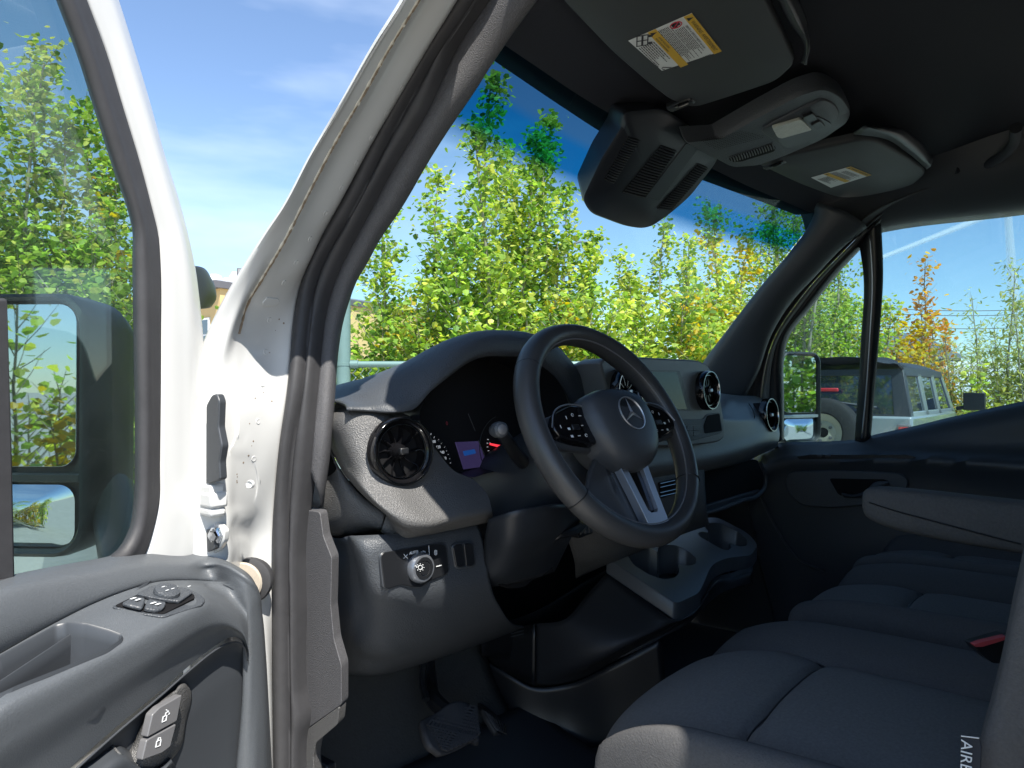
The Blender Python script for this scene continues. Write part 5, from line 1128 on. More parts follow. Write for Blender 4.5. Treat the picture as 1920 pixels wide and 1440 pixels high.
# ================================================================== VISORS, CONSOLE, CAMERA COVER
M['labelgrey'] = M['paper']
def visor(parent, outline, hinge_pts, zf, lab, clip, passenger=False, pl=None):
    """padded visor in the header with label, clip and end pocket"""
    p0, n = pl
    def q(x, y, d=0): return hit(x, y, p0+n*d, n)
    root = empty('sun_visor', (0, 0, 0), parent)
    o = fil(outline, 22); pts = [q(x, y, .010) for x, y in o]
    c = sum(pts, V())/len(pts); k = len(pts)
    rings = [[p - n*.016 for p in pts], [p - n*.006 for p in pts], [c+(p-c)*.985 for p in pts], [c+(p-c)*.95+n*.0025 for p in pts], [c+(p-c)*.5+n*.006 for p in pts], [c+(p-c)*.06+n*.007 for p in pts]]
    mb = MB(); mb.add([p for r in rings for p in r], [[j*k+i, j*k+(i+1) % k, (j+1)*k+(i+1) % k, (j+1)*k+i] for j in range(5) for i in range(k)]+[[5*k+i for i in range(k)]])
    b = mb.build('visor_board', M['visor'], root, angle=60)
    cl = MB(); (cx, cy) = clip; u = (q(cx+10, cy-4)-q(cx, cy)).normalized(); w = n.cross(u)
    cl.box(q(cx, cy, .010), .050, .022, .014, (u, w, n)); cl.build('clip_pocket', M['black'], root, bevel=.004)
    cl = MB(); cl.box(q(cx+5, cy+2, .019), .020, .005, .006, (u, w, n)); cl.box(q(cx-5, cy+5, .017), .012, .004, .004, (u, w, n)); cl.build('visor_clip', M['gloss'], root, bevel=.001)
    return root, b, q
# -- driver visor (label read upside down, near edge right)
dvp = (V((-.35, -.42, 2.040)), V((0.0, -.13, -1)).normalized())
dout = [(975,-120),(1053,0),(1147,97),(1214,155),(1258,189),(1300,203),(1392,174),(1457,152),(1488,122),(1490,108),(1470,65),(1437,0),(1380,-120)]
drt, dbd, dq = visor(van, dout, None, 2.04, None, (1276, 193), pl=dvp)
def label(root, b, A, B, C, D, full=True):
    """sticker with corners A (start of heading), B (end of heading), C, D: two columns of print"""
    A, B, C, D = [on(b, *p, .0010) for p in (A, B, C, D)]; n = (B-A).cross(D-A).normalized()
    if n.dot(CAM-A) < 0: n = -n
    x = (B-A).normalized(); L, H = (B-A).length, (D-A).length; y = (D-A).normalized()
    def s(a, b_, d=.0006): return A + (B-A)*a + (D-A)*b_ + n*d
    def quad(nm, a0, b0, a1, b1, m, d, r=None): return plate(nm, [s(a0, b0, d), s(a1, b0, d), s(a1, b1, d), s(a0, b1, d)], -n*.0005, m, lb, bevel=0)
    mb = MB(); mb.prism([A, B, C, D], n*.0005); lb = mb.build('warning_label', M['paper'], root, bevel=0)
    quad('heading_band', .0, .0, 1, .125, M['yellow'], .0010); quad('heading_band', .0, .555, 1, .685, M['yellow'], .0010)
    X, Yv = x, -y
    def T(t, a, b_, sz, m=M['ink'], al='LEFT'): text('label_text', t, s(a, b_, .0012), X, Yv, sz, m, lb, ext=.00005, align=al)
    T('WARNING  AVERTISSEMENT', .14, .063, .082*H)
    tr = MB()
    for cx_, cy_ in ((.075, .063), (.06, .62)): tr.prism([s(cx_-.035, cy_+.04, .0012), s(cx_+.035, cy_+.04, .0012), s(cx_, cy_-.05, .0012)], n*.0001)
    tr.build('label_symbol', M['ink'], lb)
    if full:
        T('DEATH or SERIOUS INJURY can occur', .17, .172, .050*H); T('Risque de BLESSURES GRAVES ou MORTELLES', .10, .365, .040*H)
        T('AVOID ROLLOVERS', .17, .600, .046*H); T('RISQUE DE RENVERSEMENT', .17, .650, .040*H)
        red = MB(); red.tube([s(.07+.058*H/L*math.cos(a)*1.25, .30+.0, .0016)*0 + s(.075+.062*math.cos(a)*H/L*1.2, .28+.085*math.sin(a), .0016) for a in [2*math.pi*i/24 for i in range(25)]], .0007, n=5, caps=False)
        red.tube([s(.075-.044*H/L*1.2, .28-.06, .0016), s(.075+.044*H/L*1.2, .28+.06, .0016)], .0007, n=5); red.build('no_child_sign', M['redprint2'], lb)
        ch = MB(); ch.box(s(.07, .28, .0012), .010, .010, .0003, (x, y, n)); ch.box(s(.085, .31, .0012), .014, .006, .0003, (x, y, n)); ch.box(s(.075, .25, .0012), .006, .006, .0003, (x, y, n)); ch.build('label_symbol', M['ink'], lb)
        cr_s = MB(); R3 = (x*.9+y*.43).normalized(); R4 = n.cross(R3)
        cc = s(.10, .83, .0013)
        for off, w_, h_ in ((0, .030, .003), (.008, .026, .0016), (-.008, .030, .0016)): cr_s.box(cc+R4*off, w_, h_, .0003, (R3, R4, n))
        for off in (-.014, .0, .014): cr_s.box(cc+R3*off, .002, .018, .0003, (R3, R4, n))
        cr_s.box(cc+R3*.010+R4*.012, .006, .006, .0003, (R3, R4, n)); cr_s.box(cc-R3*.010+R4*.012, .006, .006, .0003, (R3, R4, n)); cr_s.build('label_symbol', M['ink'], lb)
        cv = MB(); cv.tube([s(.86+.03*math.cos(a), .90+.03*math.sin(a), .0013) for a in [math.pi*i/10 for i in range(11)]], .0006, n=4); cv.tube([s(.83, .90, .0013), s(.97, .74, .0013)], .0006, n=4); cv.build('label_symbol', M['ink'], lb)
        bc_ = MB(); rg_ = random.Random(3); a = .965
        bb2 = .16
        while bb2 < .55:
            w_ = rg_.choice((.006, .012, .016)); bc_.prism([s(.955, bb2, .0012), s(.985, bb2, .0012), s(.985, bb2+w_, .0012), s(.955, bb2+w_, .0012)], n*.0001); bb2 += w_+rg_.choice((.008, .012))
        o_ = bc_.build('part_number_print', M['ink'], lb); tag(o_, kind='stuff')
    lines = MB(); rg_ = random.Random(11)
    for (b0, b1, a0, a1, st) in ((.21, .345, .17, .93, .024), (.395, .545, .05, .93, .024), (.71, .97, .22, .80, .034)):
        b_ = b0
        while b_ < b1:
            a = a0; e = a1 - rg_.random()*.25
            while a < e:
                w_ = .02+.05*rg_.random(); lines.prism([s(a, b_, .0011), s(min(a+w_, e), b_, .0011), s(min(a+w_, e), b_+st*.42, .0011), s(a, b_+st*.42, .0011)], n*.0001); a += w_+.012
            b_ += st
    o_ = lines.build('fine_print', M['ink'], lb, angle=0); tag(o_, kind='stuff')
    return lb
M['redprint2'] = mat('red_sign_print', (.55, .02, .05), .6)
label(drt, dbd, (1297,23), (1353,94), (1241,131), (1178,75))
# -- passenger visor
pvp = (V((.35, -.42, 2.035)), V((0, -.13, -1)).normalized())
pout = [(1400,298),(1430,312),(1500,345),(1571,371),(1614,370),(1675,358),(1715,346),(1735,326),(1733,317),(1690,288),(1643,263),(1613,260),(1542,275),(1474,290),(1450,292)]
prt, pbd, pq = visor(van, pout, None, 2.03, None, (1452, 306), passenger=True, pl=pvp)
label(prt, pbd, (1595,311), (1634,327), (1558,351), (1521,332), full=False)
# visor pockets: padded recess lip at the rear ends
for pts in ([[(1440,-40),(1478,40),(1508,92),(1500,118)], [(1452,-40),(1492,36),(1516,90),(1510,120)], [(1475,-40),(1510,30),(1518,80),(1513,122)]],):
    surf('visor_pocket', [[hit(x, y, dvp[0]+dvp[1]*d, dvp[1]) for x, y in r] for r, d in zip(pts, (.0, .022, .006))], M['soft'], van, nu=24, nv=6, thick=.004)
pts = [[(1600,252),(1650,258),(1700,286),(1738,318)], [(1622,238),(1660,246),(1712,276),(1748,305)], [(1635,236),(1675,238),(1720,262),(1750,296)]]
surf('visor_pocket', [[hit(x, y, pvp[0]+pvp[1]*d, pvp[1]) for x, y in r] for r, d in zip(pts, (.006, .020, .004))], M['soft'], van, nu=24, nv=6, thick=.004)
# -- overhead console
cP = [V((-.092,-.327,1.99)), V((.092,-.327,1.99)), V((0, -.494, 2.05))]
cN = (cP[1]-cP[0]).cross(cP[2]-cP[0]).normalized(); cN = cN if cN.z < 0 else -cN
def cq(px, py, d=0): return hit(px, py, cP[0]+cN*d, cN)
co_ = fil([(1283,262,6),(1345,258,4),(1420,215,10),(1500,172),(1545,160),(1578,178),(1594,205),(1588,225),(1540,258,20),(1470,288,14),(1420,306,8),(1372,310,10),(1338,292,8)], 26)
def raised(name, o2, prof, m, parent, f):
    pts = [f(x, y) for x, y in o2]; c = sum(pts, V())/len(pts); k = len(pts); nn = f(960, 700, .1)-f(960, 700, 0); nn = cN
    rings = [[c+(p-c)*s_+nn*d for p in pts] for s_, d in prof]
    mb = MB(); mb.add([p for r in rings for p in r], [[j*k+i, j*k+(i+1) % k, (j+1)*k+(i+1) % k, (j+1)*k+i] for j in range(len(prof)-1) for i in range(k)]+[[(len(prof)-1)*k+i for i in range(k)]])
    return mb.build(name, m, parent, angle=45)
con = raised('overhead_console', co_, [(1.02, -.03), (1.02, -.004), (1.0, .004), (.985, .006), (.5, .006)], M['plastic'], van, cq)
ci = fil([(1420,238),(1500,196),(1540,178),(1562,188),(1572,208),(1560,226),(1500,254),(1460,262)], 18)
raised('console_plinth', ci, [(1.03, .004), (1.0, .009), (.97, .010), (.5, .010)], M['plastic'], con, cq)
cl_ = fil([(1447,240),(1500,212),(1530,208),(1557,222),(1552,236),(1500,262),(1470,268),(1458,258)], 8)
raised('lamp_surround', cl_, [(1.0, .008), (.98, .0125), (.5, .0125)], M['soft'], con, cq)
plate('lamp_lens', [cq(x, y, .0165) for x, y in fil([(1448,240),(1502,224),(1523,244),(1466,260),(1458,258)], 4)], -cN*.006, M['lens'], con, bevel=.002)
for pts in ([(1505,221),(1524,213),(1534,224),(1515,231)], [(1521,236),(1537,227),(1548,237),(1531,245)]): plate('lamp_button', [cq(x, y, .0165) for x, y in fil(pts, 3)], -cN*.006, M['black'], con, bevel=.0012)
# speaker mesh: rows of punched holes; ribbed grille beside it
dots = MB(); sp_o = [(1312,262),(1390,246),(1432,253),(1434,260),(1350,282),(1336,278)]
ux = (cq(1420, 250)-cq(1320, 265)).normalized(); uy = cN.cross(ux)
for i in range(34):
    for j in range(9):
        x = 1316+i*3.6+j*3.0; y = 263-i*.95+j*2.3
        if inside((x, y), sp_o): dots.lathe(cq(x, y, .0066), cN, [(.0013, 0), (.0, .0001)], n=5)
o_ = dots.build('speaker_hole', M['void'], con, angle=0); tag(o_, kind='stuff')
plate('grille_slot', [cq(x, y, .0068) for x, y in fil([(1366,298),(1380,292),(1446,270),(1455,276),(1452,284),(1390,303),(1372,304)], 4)], -cN*.003, M['void'], con, bevel=0)
for i in range(17):
    x = 1372+i*4.9; y = 301-i*1.55; rb_ = MB()
    rb_.tube(spl([cq(x-3, y-7, .0072), cq(x-.5, y-2, .0085), cq(x+1, y+3, .0072)], 5), .0014, n=5); rb_.build('grille_rib', M['plastic'], con)
# -- cover over the camera at the head of the windscreen
gl_p = glz(0, .0); gdir = (glz(0, .30)-glz(0, .0)).normalized(); gn = V((0, gdir.z, -gdir.y)).normalized(); gn = gn if gn.y < 0 else -gn
def gq(px, py, d): return hit(px, py, gl_p+gn*d, gn)
oc = fil([(1172,212,14),(1250,205,20),(1330,262,10),(1352,300,10),(1300,368,14),(1262,402,26),(1216,434,26),(1175,429,20),(1108,404,22),(1093,378,22),(1130,300,10),(1168,240,10)], 12)
pts = [gq(x, y, .075) for x, y in oc]; c = sum(pts, V())/len(pts); k = len(pts)
back = [glz(0, 0)+gn*.006 + (p-c) - gn*((p-c).dot(gn)) + ((c-glz(0, 0)) - gn*((c-glz(0, 0)).dot(gn))) for p in pts]
rings = [[c+(p-c)*.86-gn*.062 for p in pts], [c+(p-c)*.97-gn*.02 for p in pts], [c+(p-c)*.985-gn*.006 for p in pts], [c+(p-c)*.94 for p in pts], [c+(p-c)*.3 for p in pts]]
mb = MB(); mb.add([p for r in rings for p in r], [[j*k+i, j*k+(i+1) % k, (j+1)*k+(i+1) % k, (j+1)*k+i] for j in range(4) for i in range(k)]+[[4*k+i for i in range(k)]])
cov = mb.build('camera_cover', M['dark'], van, angle=50)
# three runs of louvres and a blank panel
for (a0, a1, b0, b1, N) in (((1150,345),(1200,262),(1132,338),(1178,256),19), ((1208,372),(1269,282),(1166,376-14),(1240,272),20), ((1258,395),(1328,314),(1232,392),(1310,306),22)):
    sl = plate('louvre_recess', [gq(x, y, .0756) for x, y in fil([a0, a1, b1, b0], 4)], -gn*.004, M['void'], cov, bevel=0)
    for i in range(N):
        t = (i+.5)/N; p = V(a0).lerp(V(a1), t); q_ = V(b0).lerp(V(b1), t); m_ = MB()
        A, B = gq(p.x, p.y, .0768), gq(q_.x, q_.y, .0768); m_.tube([A.lerp(B, j/3)+gn*.0015*math.sin(math.pi*j/3) for j in range(4)], .0017, n=5); m_.build('louvre', M['dark'], sl)
plate('blank_panel', [gq(x, y, .0765) for x, y in fil([(1210,370),(1236,378),(1312,276),(1288,268)], 4)], -gn*.003, M['dark'], cov, bevel=.0008)
# grab handle over the passenger door
gh = MB(); gh.tube(spl([at(x, y, Z=2.06) for x, y in [(1790,318),(1830,316),(1870,298),(1900,270),(1905,240)]], 20), .012, n=10); gh.build('grab_handle', M['headliner'], van)
# ---- passenger mirror outside the quarter light
pmc = at(1503, 746, X=1.10); pfn = V((-.42, -.90, .0)).normalized(); plat = V((-pfn.y, pfn.x, 0)); plat = plat if plat.x < 0 else -plat
L2 = mirror(pdoor, 0, pmc, pfn, plat, .092, .157, 'mirrorshell', 'satin')
mm = MB(); mm.tube([L2(.07, -.12, -.07), L2(.12, -.15, -.03), V((.95, .02, 1.27))], [.03, .028, .028], n=12); mm.build('mirror_bracket', M['mirrorshell'], pdoor)

# ================================================================== OUTDOORS
def gp(px, depth, z=0):
    p = at(px, 731, D=depth); return V((p.x, p.y, z))
def zat(py, depth): return CAM.z + (731-py)/FPX*depth
M['ground'] = mat('gravel_lot', (.40, .38, .34), .95, spec=.1, bump=('n', 30, .5, .02), var=.25, vscale=2.5)
gr = MB(); gr.box((0, 60, -.05), 900, 900, .1); o_ = gr.build('ground', M['ground'], None, angle=0); tag(o_, kind='structure')

# ---- leaves
def leafmat(name):
    m = bpy.data.materials.new(name); m.use_nodes = True; n = m.node_tree.nodes; l = m.node_tree.links; n.clear()
    o = n.new('ShaderNodeOutputMaterial'); a = n.new('ShaderNodeVertexColor'); a.layer_name = 'leafcol'
    d = n.new('ShaderNodeBsdfPrincipled'); d.inputs['Roughness'].default_value = .5; d.inputs['Specular IOR Level'].default_value = .35
    t = n.new('ShaderNodeBsdfTranslucent'); mx = n.new('ShaderNodeMixShader'); mx.inputs[0].default_value = .5
    hs = n.new('ShaderNodeHueSaturation'); hs.inputs['Value'].default_value = 1.35; hs.inputs['Saturation'].default_value = 1.1
    l.new(a.outputs['Color'], d.inputs['Base Color']); l.new(a.outputs['Color'], hs.inputs['Color']); l.new(hs.outputs['Color'], t.inputs['Color'])
    l.new(d.outputs[0], mx.inputs[1]); l.new(t.outputs[0], mx.inputs[2]); l.new(mx.outputs[0], o.inputs[0]); return m
M['leaf'] = leafmat('poplar_leaf'); M['bark'] = mat('pale_bark', (.30, .27, .20), .85, var=.3, vscale=14)
GREEN = [(.12,.195,.022), (.165,.245,.030), (.075,.135,.020), (.22,.285,.045), (.14,.225,.030), (.05,.10,.015), (.27,.29,.05)]
LIME = [(.21,.265,.03), (.27,.305,.04), (.15,.215,.025), (.32,.325,.06), (.19,.265,.04), (.09,.14,.02)]
DEEP = [(.07,.12,.02), (.10,.16,.025), (.13,.19,.03)]
YELL = [(.50,.36,.03), (.55,.42,.05), (.42,.34,.03), (.36,.34,.05)]
ORAN = [(.55,.26,.05), (.60,.33,.06), (.48,.24,.05), (.50,.34,.06)]
WILLOW = [(.17,.20,.05), (.22,.24,.06), (.13,.17,.04), (.27,.27,.06)]
LEAF = [V((0, 0, 0)), V((.42, .18, .06)), V((.34, .62, .02)), V((0, 1, -.10)), V((-.34, .62, .02)), V((-.42, .18, .06))]
LFAC = [(0, 1, 2, 3), (0, 3, 4, 5)]
THIN = [V((0, 0, 0)), V((.16, .35, .02)), V((.12, .7, 0)), V((0, 1, -.1)), V((-.12, .7, 0)), V((-.16, .35, .02))]
def plant(name, base, label, cat, group, height, spread, stems, leaves, size, pal, seed, low=.12, lean=.10, pal2=None, thin=False, taper=.75, top=None, crown='crown'):
    """several upright stems with side twigs; leaves sit on the twigs"""
    rg = random.Random(seed); root = empty(name, base); tag(root, label, cat, group)
    tw = MB(); spots = []
    for s in range(stems):
        a = 2*math.pi*s/stems + rg.random()*1.5; r0 = spread*.55*math.sqrt(rg.random()) if s else 0
        h = height*(1 if s == 0 else .55+.42*rg.random())
        b = V((math.cos(a)*r0*.45, math.sin(a)*r0*.45, -.05)); tip = V((math.cos(a)*(r0+lean*rg.random()*height*.5), math.sin(a)*(r0+lean*rg.random()*height*.5), h))
        if s == 0 and top: tip = V((top[0], top[1], h))
        bend = V((rg.uniform(-1, 1), rg.uniform(-1, 1), 0))*height*.03
        path = [b.lerp(tip, t)+bend*math.sin(t*math.pi)+V((rg.uniform(-1, 1), rg.uniform(-1, 1), 0))*.02*height*(t > 0)*.3 for t in [i/9 for i in range(10)]]
        R0 = .008*height*(.6+.4*h/height); tw.tube(path, [R0*(1-.88*i/9)+.0025 for i in range(10)], n=5, caps=False)
        nb = int(12+h*9)
        for k in range(nb):
            t = low+(1-low)*(k+rg.random())/nb; i = min(8, int(t*9)); p = path[i].lerp(path[i+1], t*9-i)
            ln = spread*(.16+.50*(1-t)**taper)*(.45+.75*rg.random()) + .05
            aa = rg.random()*6.283; up_ = .35+.6*rg.random()+t*.5
            d = V((math.cos(aa), math.sin(aa), up_)).normalized()
            e = p + d*ln; md = p.lerp(e, .55)+V((0, 0, -.04*ln)); 
            if ln > .12: tw.tube([p, md, e], [.0045, .003, .0015], n=3, caps=False)
            spots.append((p, md, e, t))
        spots.append((path[8], path[9], path[9]+V((0, 0, .05)), 1)); spots.append((path[7], path[8], path[9], .97))
    tw.build('trunk', M['bark'], root, angle=80)
    vs = []; fs = []; cols = []; L = THIN if thin else LEAF
    W = [ (e-p).length+.06 for p, md, e, t in spots]
    acc = rg.choices(range(len(spots)), weights=W, k=leaves)
    tint = [(rg.random(), rg.uniform(.70, 1.25)) for _ in spots]
    for ci in acc:
        p, md, e, t = spots[ci]; u = .15+.9*rg.random()
        c = p.lerp(md, u/.55) if u < .55 else md.lerp(e, (u-.55)/.45)
        c = c + V((rg.gauss(0, 1), rg.gauss(0, 1), rg.gauss(0, .8)))*size*1.0
        sz = size*rg.uniform(.6, 1.25)
        yaw = rg.random()*6.283; pit = rg.uniform(-1.25, .35); rol = rg.uniform(-.8, .8)
        d = V((math.cos(yaw)*math.cos(pit), math.sin(yaw)*math.cos(pit), math.sin(pit)))
        s_ = d.cross(V((0, 0, 1))).normalized(); n_ = s_.cross(d); s2 = s_*math.cos(rol)+n_*math.sin(rol); n2 = d.cross(s2)
        b0 = len(vs)
        for q in L: vs.append(c + s2*(q.x*sz) + d*(q.y*sz) + n2*(q.z*sz))
        fs += [tuple(b0+i for i in f) for f in LFAC]
        P_ = pal2 if (pal2 and tint[ci][0] < .22) else pal
        k = P_[rg.randrange(len(P_))]; v_ = tint[ci][1]*rg.uniform(.85, 1.15); cols.append((k[0]*v_, k[1]*v_, k[2]*v_, 1))
    me = bpy.data.meshes.new(crown); me.from_pydata([tuple(v) for v in vs], [], fs)
    ca = me.color_attributes.new('leafcol', 'FLOAT_COLOR', 'POINT')
    ca.data.foreach_set('color', [x for c in cols for _ in range(6) for x in c]); me.update()
    link(crown, me, M['leaf'], root, angle=0)
    return root
for P_l in (GREEN, LIME, DEEP, YELL, ORAN, WILLOW):
    P_l[:] = [((min(.75, p[0]*2.4), min(.75, p[1]*2.2), p[2]*2.9) if P_l not in (YELL, ORAN) else (p[0]*1.35, p[1]*1.25, p[2]*1.2)) for p in P_l]
GT = 'young poplars growing behind the fence'
def poplar(px, depth, ytop, spread, stems, leaves, seed, label, pal=GREEN, pal2=LIME, **k):
    return plant('poplar_tree', gp(px, depth), label, 'tree', GT, zat(ytop, depth), spread, stems, int(leaves*2.3), .055, pal, seed, pal2=pal2, **k)
# seen over the dashboard
poplar(898, 6.4, 150, .95, 5, 3600, 1, 'tall slim poplar straight above the instrument hood, reaching into the dark blue glass band', low=.10)
poplar(1005, 7.0, 225, .6, 5, 3000, 2, 'poplar whose top twigs point at the tinted band left of the camera cover', top=(.12, -.1))
poplar(810, 6.7, 330, .95, 6, 3000, 3, 'bushy poplar beside the windscreen pillar, over the fence rail')
poplar(722, 6.4, 470, .85, 6, 2400, 4, 'low leafy poplar right beside the round fence post')
poplar(1072, 7.3, 350, .4, 5, 2300, 5, 'poplar with a thin top standing behind the steering wheel rim')
poplar(950, 6.9, 330, 1.1, 6, 3000, 21, 'poplar filling the gap behind the two tallest poplars', pal=LIME, pal2=GREEN)
poplar(1165, 7.8, 485, .9, 6, 2600, 6, 'rounded poplar under the street lamp arm', pal=LIME, pal2=GREEN)
poplar(1250, 8.2, 425, .7, 6, 2800, 7, 'poplar directly below the tip of the camera cover')
poplar(1325, 7.8, 398, .7, 6, 2800, 8, 'poplar with yellowing top leaves right of the camera cover', pal=LIME, pal2=YELL)
poplar(1440, 11.5, 285, 1.9, 7, 4200, 9, 'broad poplar seen through the right end of the tinted glass band')
poplar(1550, 12.5, 425, 1.4, 7, 3400, 10, 'poplar behind the passenger windscreen pillar and quarter glass')
poplar(1490, 11.5, 350, 1.5, 7, 3600, 22, 'poplar crowding the right corner of the windscreen')
# lower suckers that close the view under the tall ones
for i, (px, d, yt, lab) in enumerate([(760,6.5,560,'poplar sucker just over the fence rail'), (850,6.4,540,'poplar sucker touching the left shoulder of the instrument hood'), (940,5.9,545,'poplar sucker behind the top of the instrument hood'),
    (1030,6.0,560,'poplar sucker framed by the upper steering wheel rim'), (1110,6.2,575,'poplar sucker seen through the steering wheel'), (1200,6.5,570,'poplar sucker above the screen housing'),
    (1290,6.7,560,'poplar sucker above the right end of the screen housing'), (1345,6.9,560,'poplar sucker against the base of the far pillar'), (1525,12.0,560,'poplar sucker behind the passenger mirror'), (1590,12.5,560,'poplar sucker at the foot of the quarter glass divider')]):
    plant('poplar_sucker', gp(px, d), lab, 'young tree', 'low poplar suckers along the fence', zat(yt, d), .95, 6, 4800, .056, LIME if i % 3 else GREEN, 40+i, pal2=GREEN if i % 3 else YELL, low=.2, taper=.4)
# seen through the glass of the open door
poplar(52, 5.6, 95, .95, 5, 3400, 11, 'tall poplar in the door glass whose tip is the highest one there', pal2=WILLOW)
poplar(-40, 5.8, 120, .95, 5, 2600, 12, 'poplar at the far left edge of the door glass')
poplar(128, 5.9, 195, .85, 5, 2800, 13, 'second tallest poplar in the door glass')
poplar(178, 6.2, 240, .8, 5, 2400, 14, 'poplar next to the door window seal, with a narrow crown')
poplar(222, 6.4, 300, .75, 5, 2200, 15, 'shorter poplar just inside the white door frame', pal2=YELL)
for i, (px, d, yt, lab) in enumerate([(20,5.1,470,'leafy sucker above the top of the driver mirror'), (110,5.2,450,'leafy sucker behind the right shoulder of the driver mirror'), (190,5.3,440,'leafy sucker against the door window seal'), (60,5.0,600,'leafy sucker hidden mostly by the driver mirror')]):
    plant('poplar_sucker', gp(px, d), lab, 'young tree', 'low poplar suckers seen through the door glass', zat(yt, d), .95, 6, 4600, .056, GREEN, 60+i, pal2=DEEP, low=.15, taper=.4)

# ---- chain-link fence with its corner post
M['wire'] = mat('coated_fence_wire', (.50, .58, .56), .45, metal=.3)
def fence(name, label, p0, d, length, zr, posts, wires, pr, rr_):
    root = empty(name, p0); tag(root, label, 'fence'); up = V((0, 0, 1))
    for k, (s, r, h) in enumerate(posts):
        m = MB(); m.tube([d*s, d*s+up*h], r, n=20); m.lathe(d*s+up*h, up, [(r*1.06, -.03), (r*1.08, .0), (r*.8, .03), (0, .045)], n=20); po = m.build('post', M['steel'], root)
        for hz in (zr, zr*.72, zr*.86):
            b = MB(); b.lathe(d*s+up*hz, up, [(r*1.0, -.012), (r*1.07, -.011), (r*1.07, .011), (r*1.0, .012)], n=20); b.build('band', M['steel'], po)
    m = MB(); m.tube([d*posts[0][0]+up*zr+d*pr, d*length+up*zr], rr_, n=12)
    m.lathe(d*(posts[0][0]+pr)+up*zr, d, [(rr_*1.3, 0), (rr_*1.3, .05), (rr_, .055)], n=12); m.build('top_rail', M['steel'], root)
    if wires:
        st = .052; vs = []; m = MB(); nw = int(length/st)
        for i in range(nw):
            pts = []
            for j in range(int((zr+.05-.1)/(st/2))):
                pts.append(d*(i*st + (st/2 if j % 2 else 0) + .0) + up*(.1+j*st/2) + d.cross(up)*(.004*(1 if j % 2 else -1)) - d.cross(up)*.028)
            m.tube(pts, .0040, n=4, caps=False)
            pts2 = [d*(i*st + (0 if j % 2 else st/2)) + up*(.1+j*st/2) + d.cross(up)*(.004*(-1 if j % 2 else 1)) - d.cross(up)*.028 for j in range(int((zr+.05-.1)/(st/2)))]
        o = m.build('wire_mesh', M['wire'], root, angle=0); tag(o, kind='stuff')
    else:
        st = .075; m = MB()
        for i in range(int(length/st)):
            m.tube([d*(i*st)+up*.1, d*(i*st+zr*.5)+up*(zr)], .0035, n=3, caps=False); m.tube([d*(i*st+zr*.5)+up*.1, d*(i*st)+up*(zr)], .0035, n=3, caps=False)
        o = m.build('wire_mesh', M['wire'], root, angle=0); tag(o, kind='stuff')
    return root
fp = gp(644, 4.9); fence('chain_link_fence', 'chain-link fence with thick green corner post left of the instrument hood', fp, RT.copy(), 1.9, zat(683, 4.9), [(0, .046, 2.15)], True, .046, .021)
fp2 = gp(1700, 16); fence('chain_link_fence', 'distant chain-link fence with thin rail right of the jeep mirror', fp2, RT.copy(), 9, zat(724, 16), [(0, .04, 1.6), (1.93, .04, 1.62), (4.9, .04, 1.62), (7.9, .04, 1.62)], False, .04, .022)

# ---- tan building with a floodlight, seen between door and pillar
M['stucco'] = mat('tan_stucco', (.62, .44, .20), .9, bump=('n', 60, .3, .01), var=.06, vscale=4); M['fascia'] = mat('dark_roof_edge', (.10, .10, .11), .6); M['roofgrey'] = mat('grey_roofing', (.16, .17, .19), .7)
M['winblue'] = mat('window_pane_glass', (.03, .05, .08), .05, spec=.9); M['white'] = mat('white_trim', (.75, .76, .76), .5)
b0 = gp(412, 24); b1 = gp(830, 34); b2 = gp(300, 27.5); hz = zat(540, 24)
bd = empty('tan_building', (b0.x, b0.y, 0)); tag(bd, 'tan stucco building with dark roof edge between the door frame and the white pillar', 'building')
q0, q1, q2 = V((0, 0, 0)), b1-b0, b2-b0; q3 = q1+q2
mb = MB(); mb.prism([q0, q1, q3, q2], V((0, 0, hz))); mb.build('wall', M['stucco'], bd, angle=0)
cen = (q0+q3)/2
mb = MB(); mb.prism([cen+(p-cen)*1.05+V((0, 0, hz-.0)) for p in (q0, q1, q3, q2)], V((0, 0, .22))); mb.build('roof_edge', M['fascia'], bd, angle=0)
top = [cen+(p-cen)*1.05+V((0, 0, hz+.22)) for p in (q0, q1, q3, q2)]; rd = [top[0].lerp(top[3], .5).lerp(cen+V((0, 0, hz)), .25)+V((0, 0, .55)), top[1].lerp(top[2], .5).lerp(cen+V((0, 0, hz)), .25)+V((0, 0, .55))]
mb = MB(); mb.add(top+rd, [[0, 1, 5, 4], [2, 3, 4, 5], [3, 0, 4], [1, 2, 5]]); mb.build('roof', M['roofgrey'], bd, angle=0)
wd = (q2).normalized(); wn = V((wd.y, -wd.x, 0)); wn = wn if wn.dot(CAM-b0) > 0 else -wn
wc = q0 + wd*1.15
for zc_ in (zat(628, 24.6),):
    mb = MB(); mb.box(wc+V((0, 0, zc_))+wn*.02, .85, .08, 1.15, (wd, wn, V((0, 0, 1)))); wo = mb.build('window', M['white'], bd)
    for k in (-.26, .27): mb = MB(); mb.box(wc+V((0, 0, zc_+k))+wn*.055, .70, .03, .48, (wd, wn, V((0, 0, 1)))); mb.build('pane', M['winblue'], wo)
for k, (px, w_, h_) in enumerate([(400, .5, .42), (440, .75, .5), (425, .35, .3)]):
    mb = MB(); c_ = gp(px, 25)-b0; mb.prism([c_+RT*-w_/2+V((0, 0, hz+.2)), c_+RT*w_/2+V((0, 0, hz+.2)), c_+RT*.1+V((0, 0, hz+.2+h_)), c_-RT*.1+V((0, 0, hz+.2+h_))], AX*.4); mb.build('roof_vent', M['white'], bd, angle=0)
fl = empty('floodlight', (*(gp(456, 25.0).xy), hz+.2)); tag(fl, 'square floodlight on a short pole above the tan building roof', 'floodlight')
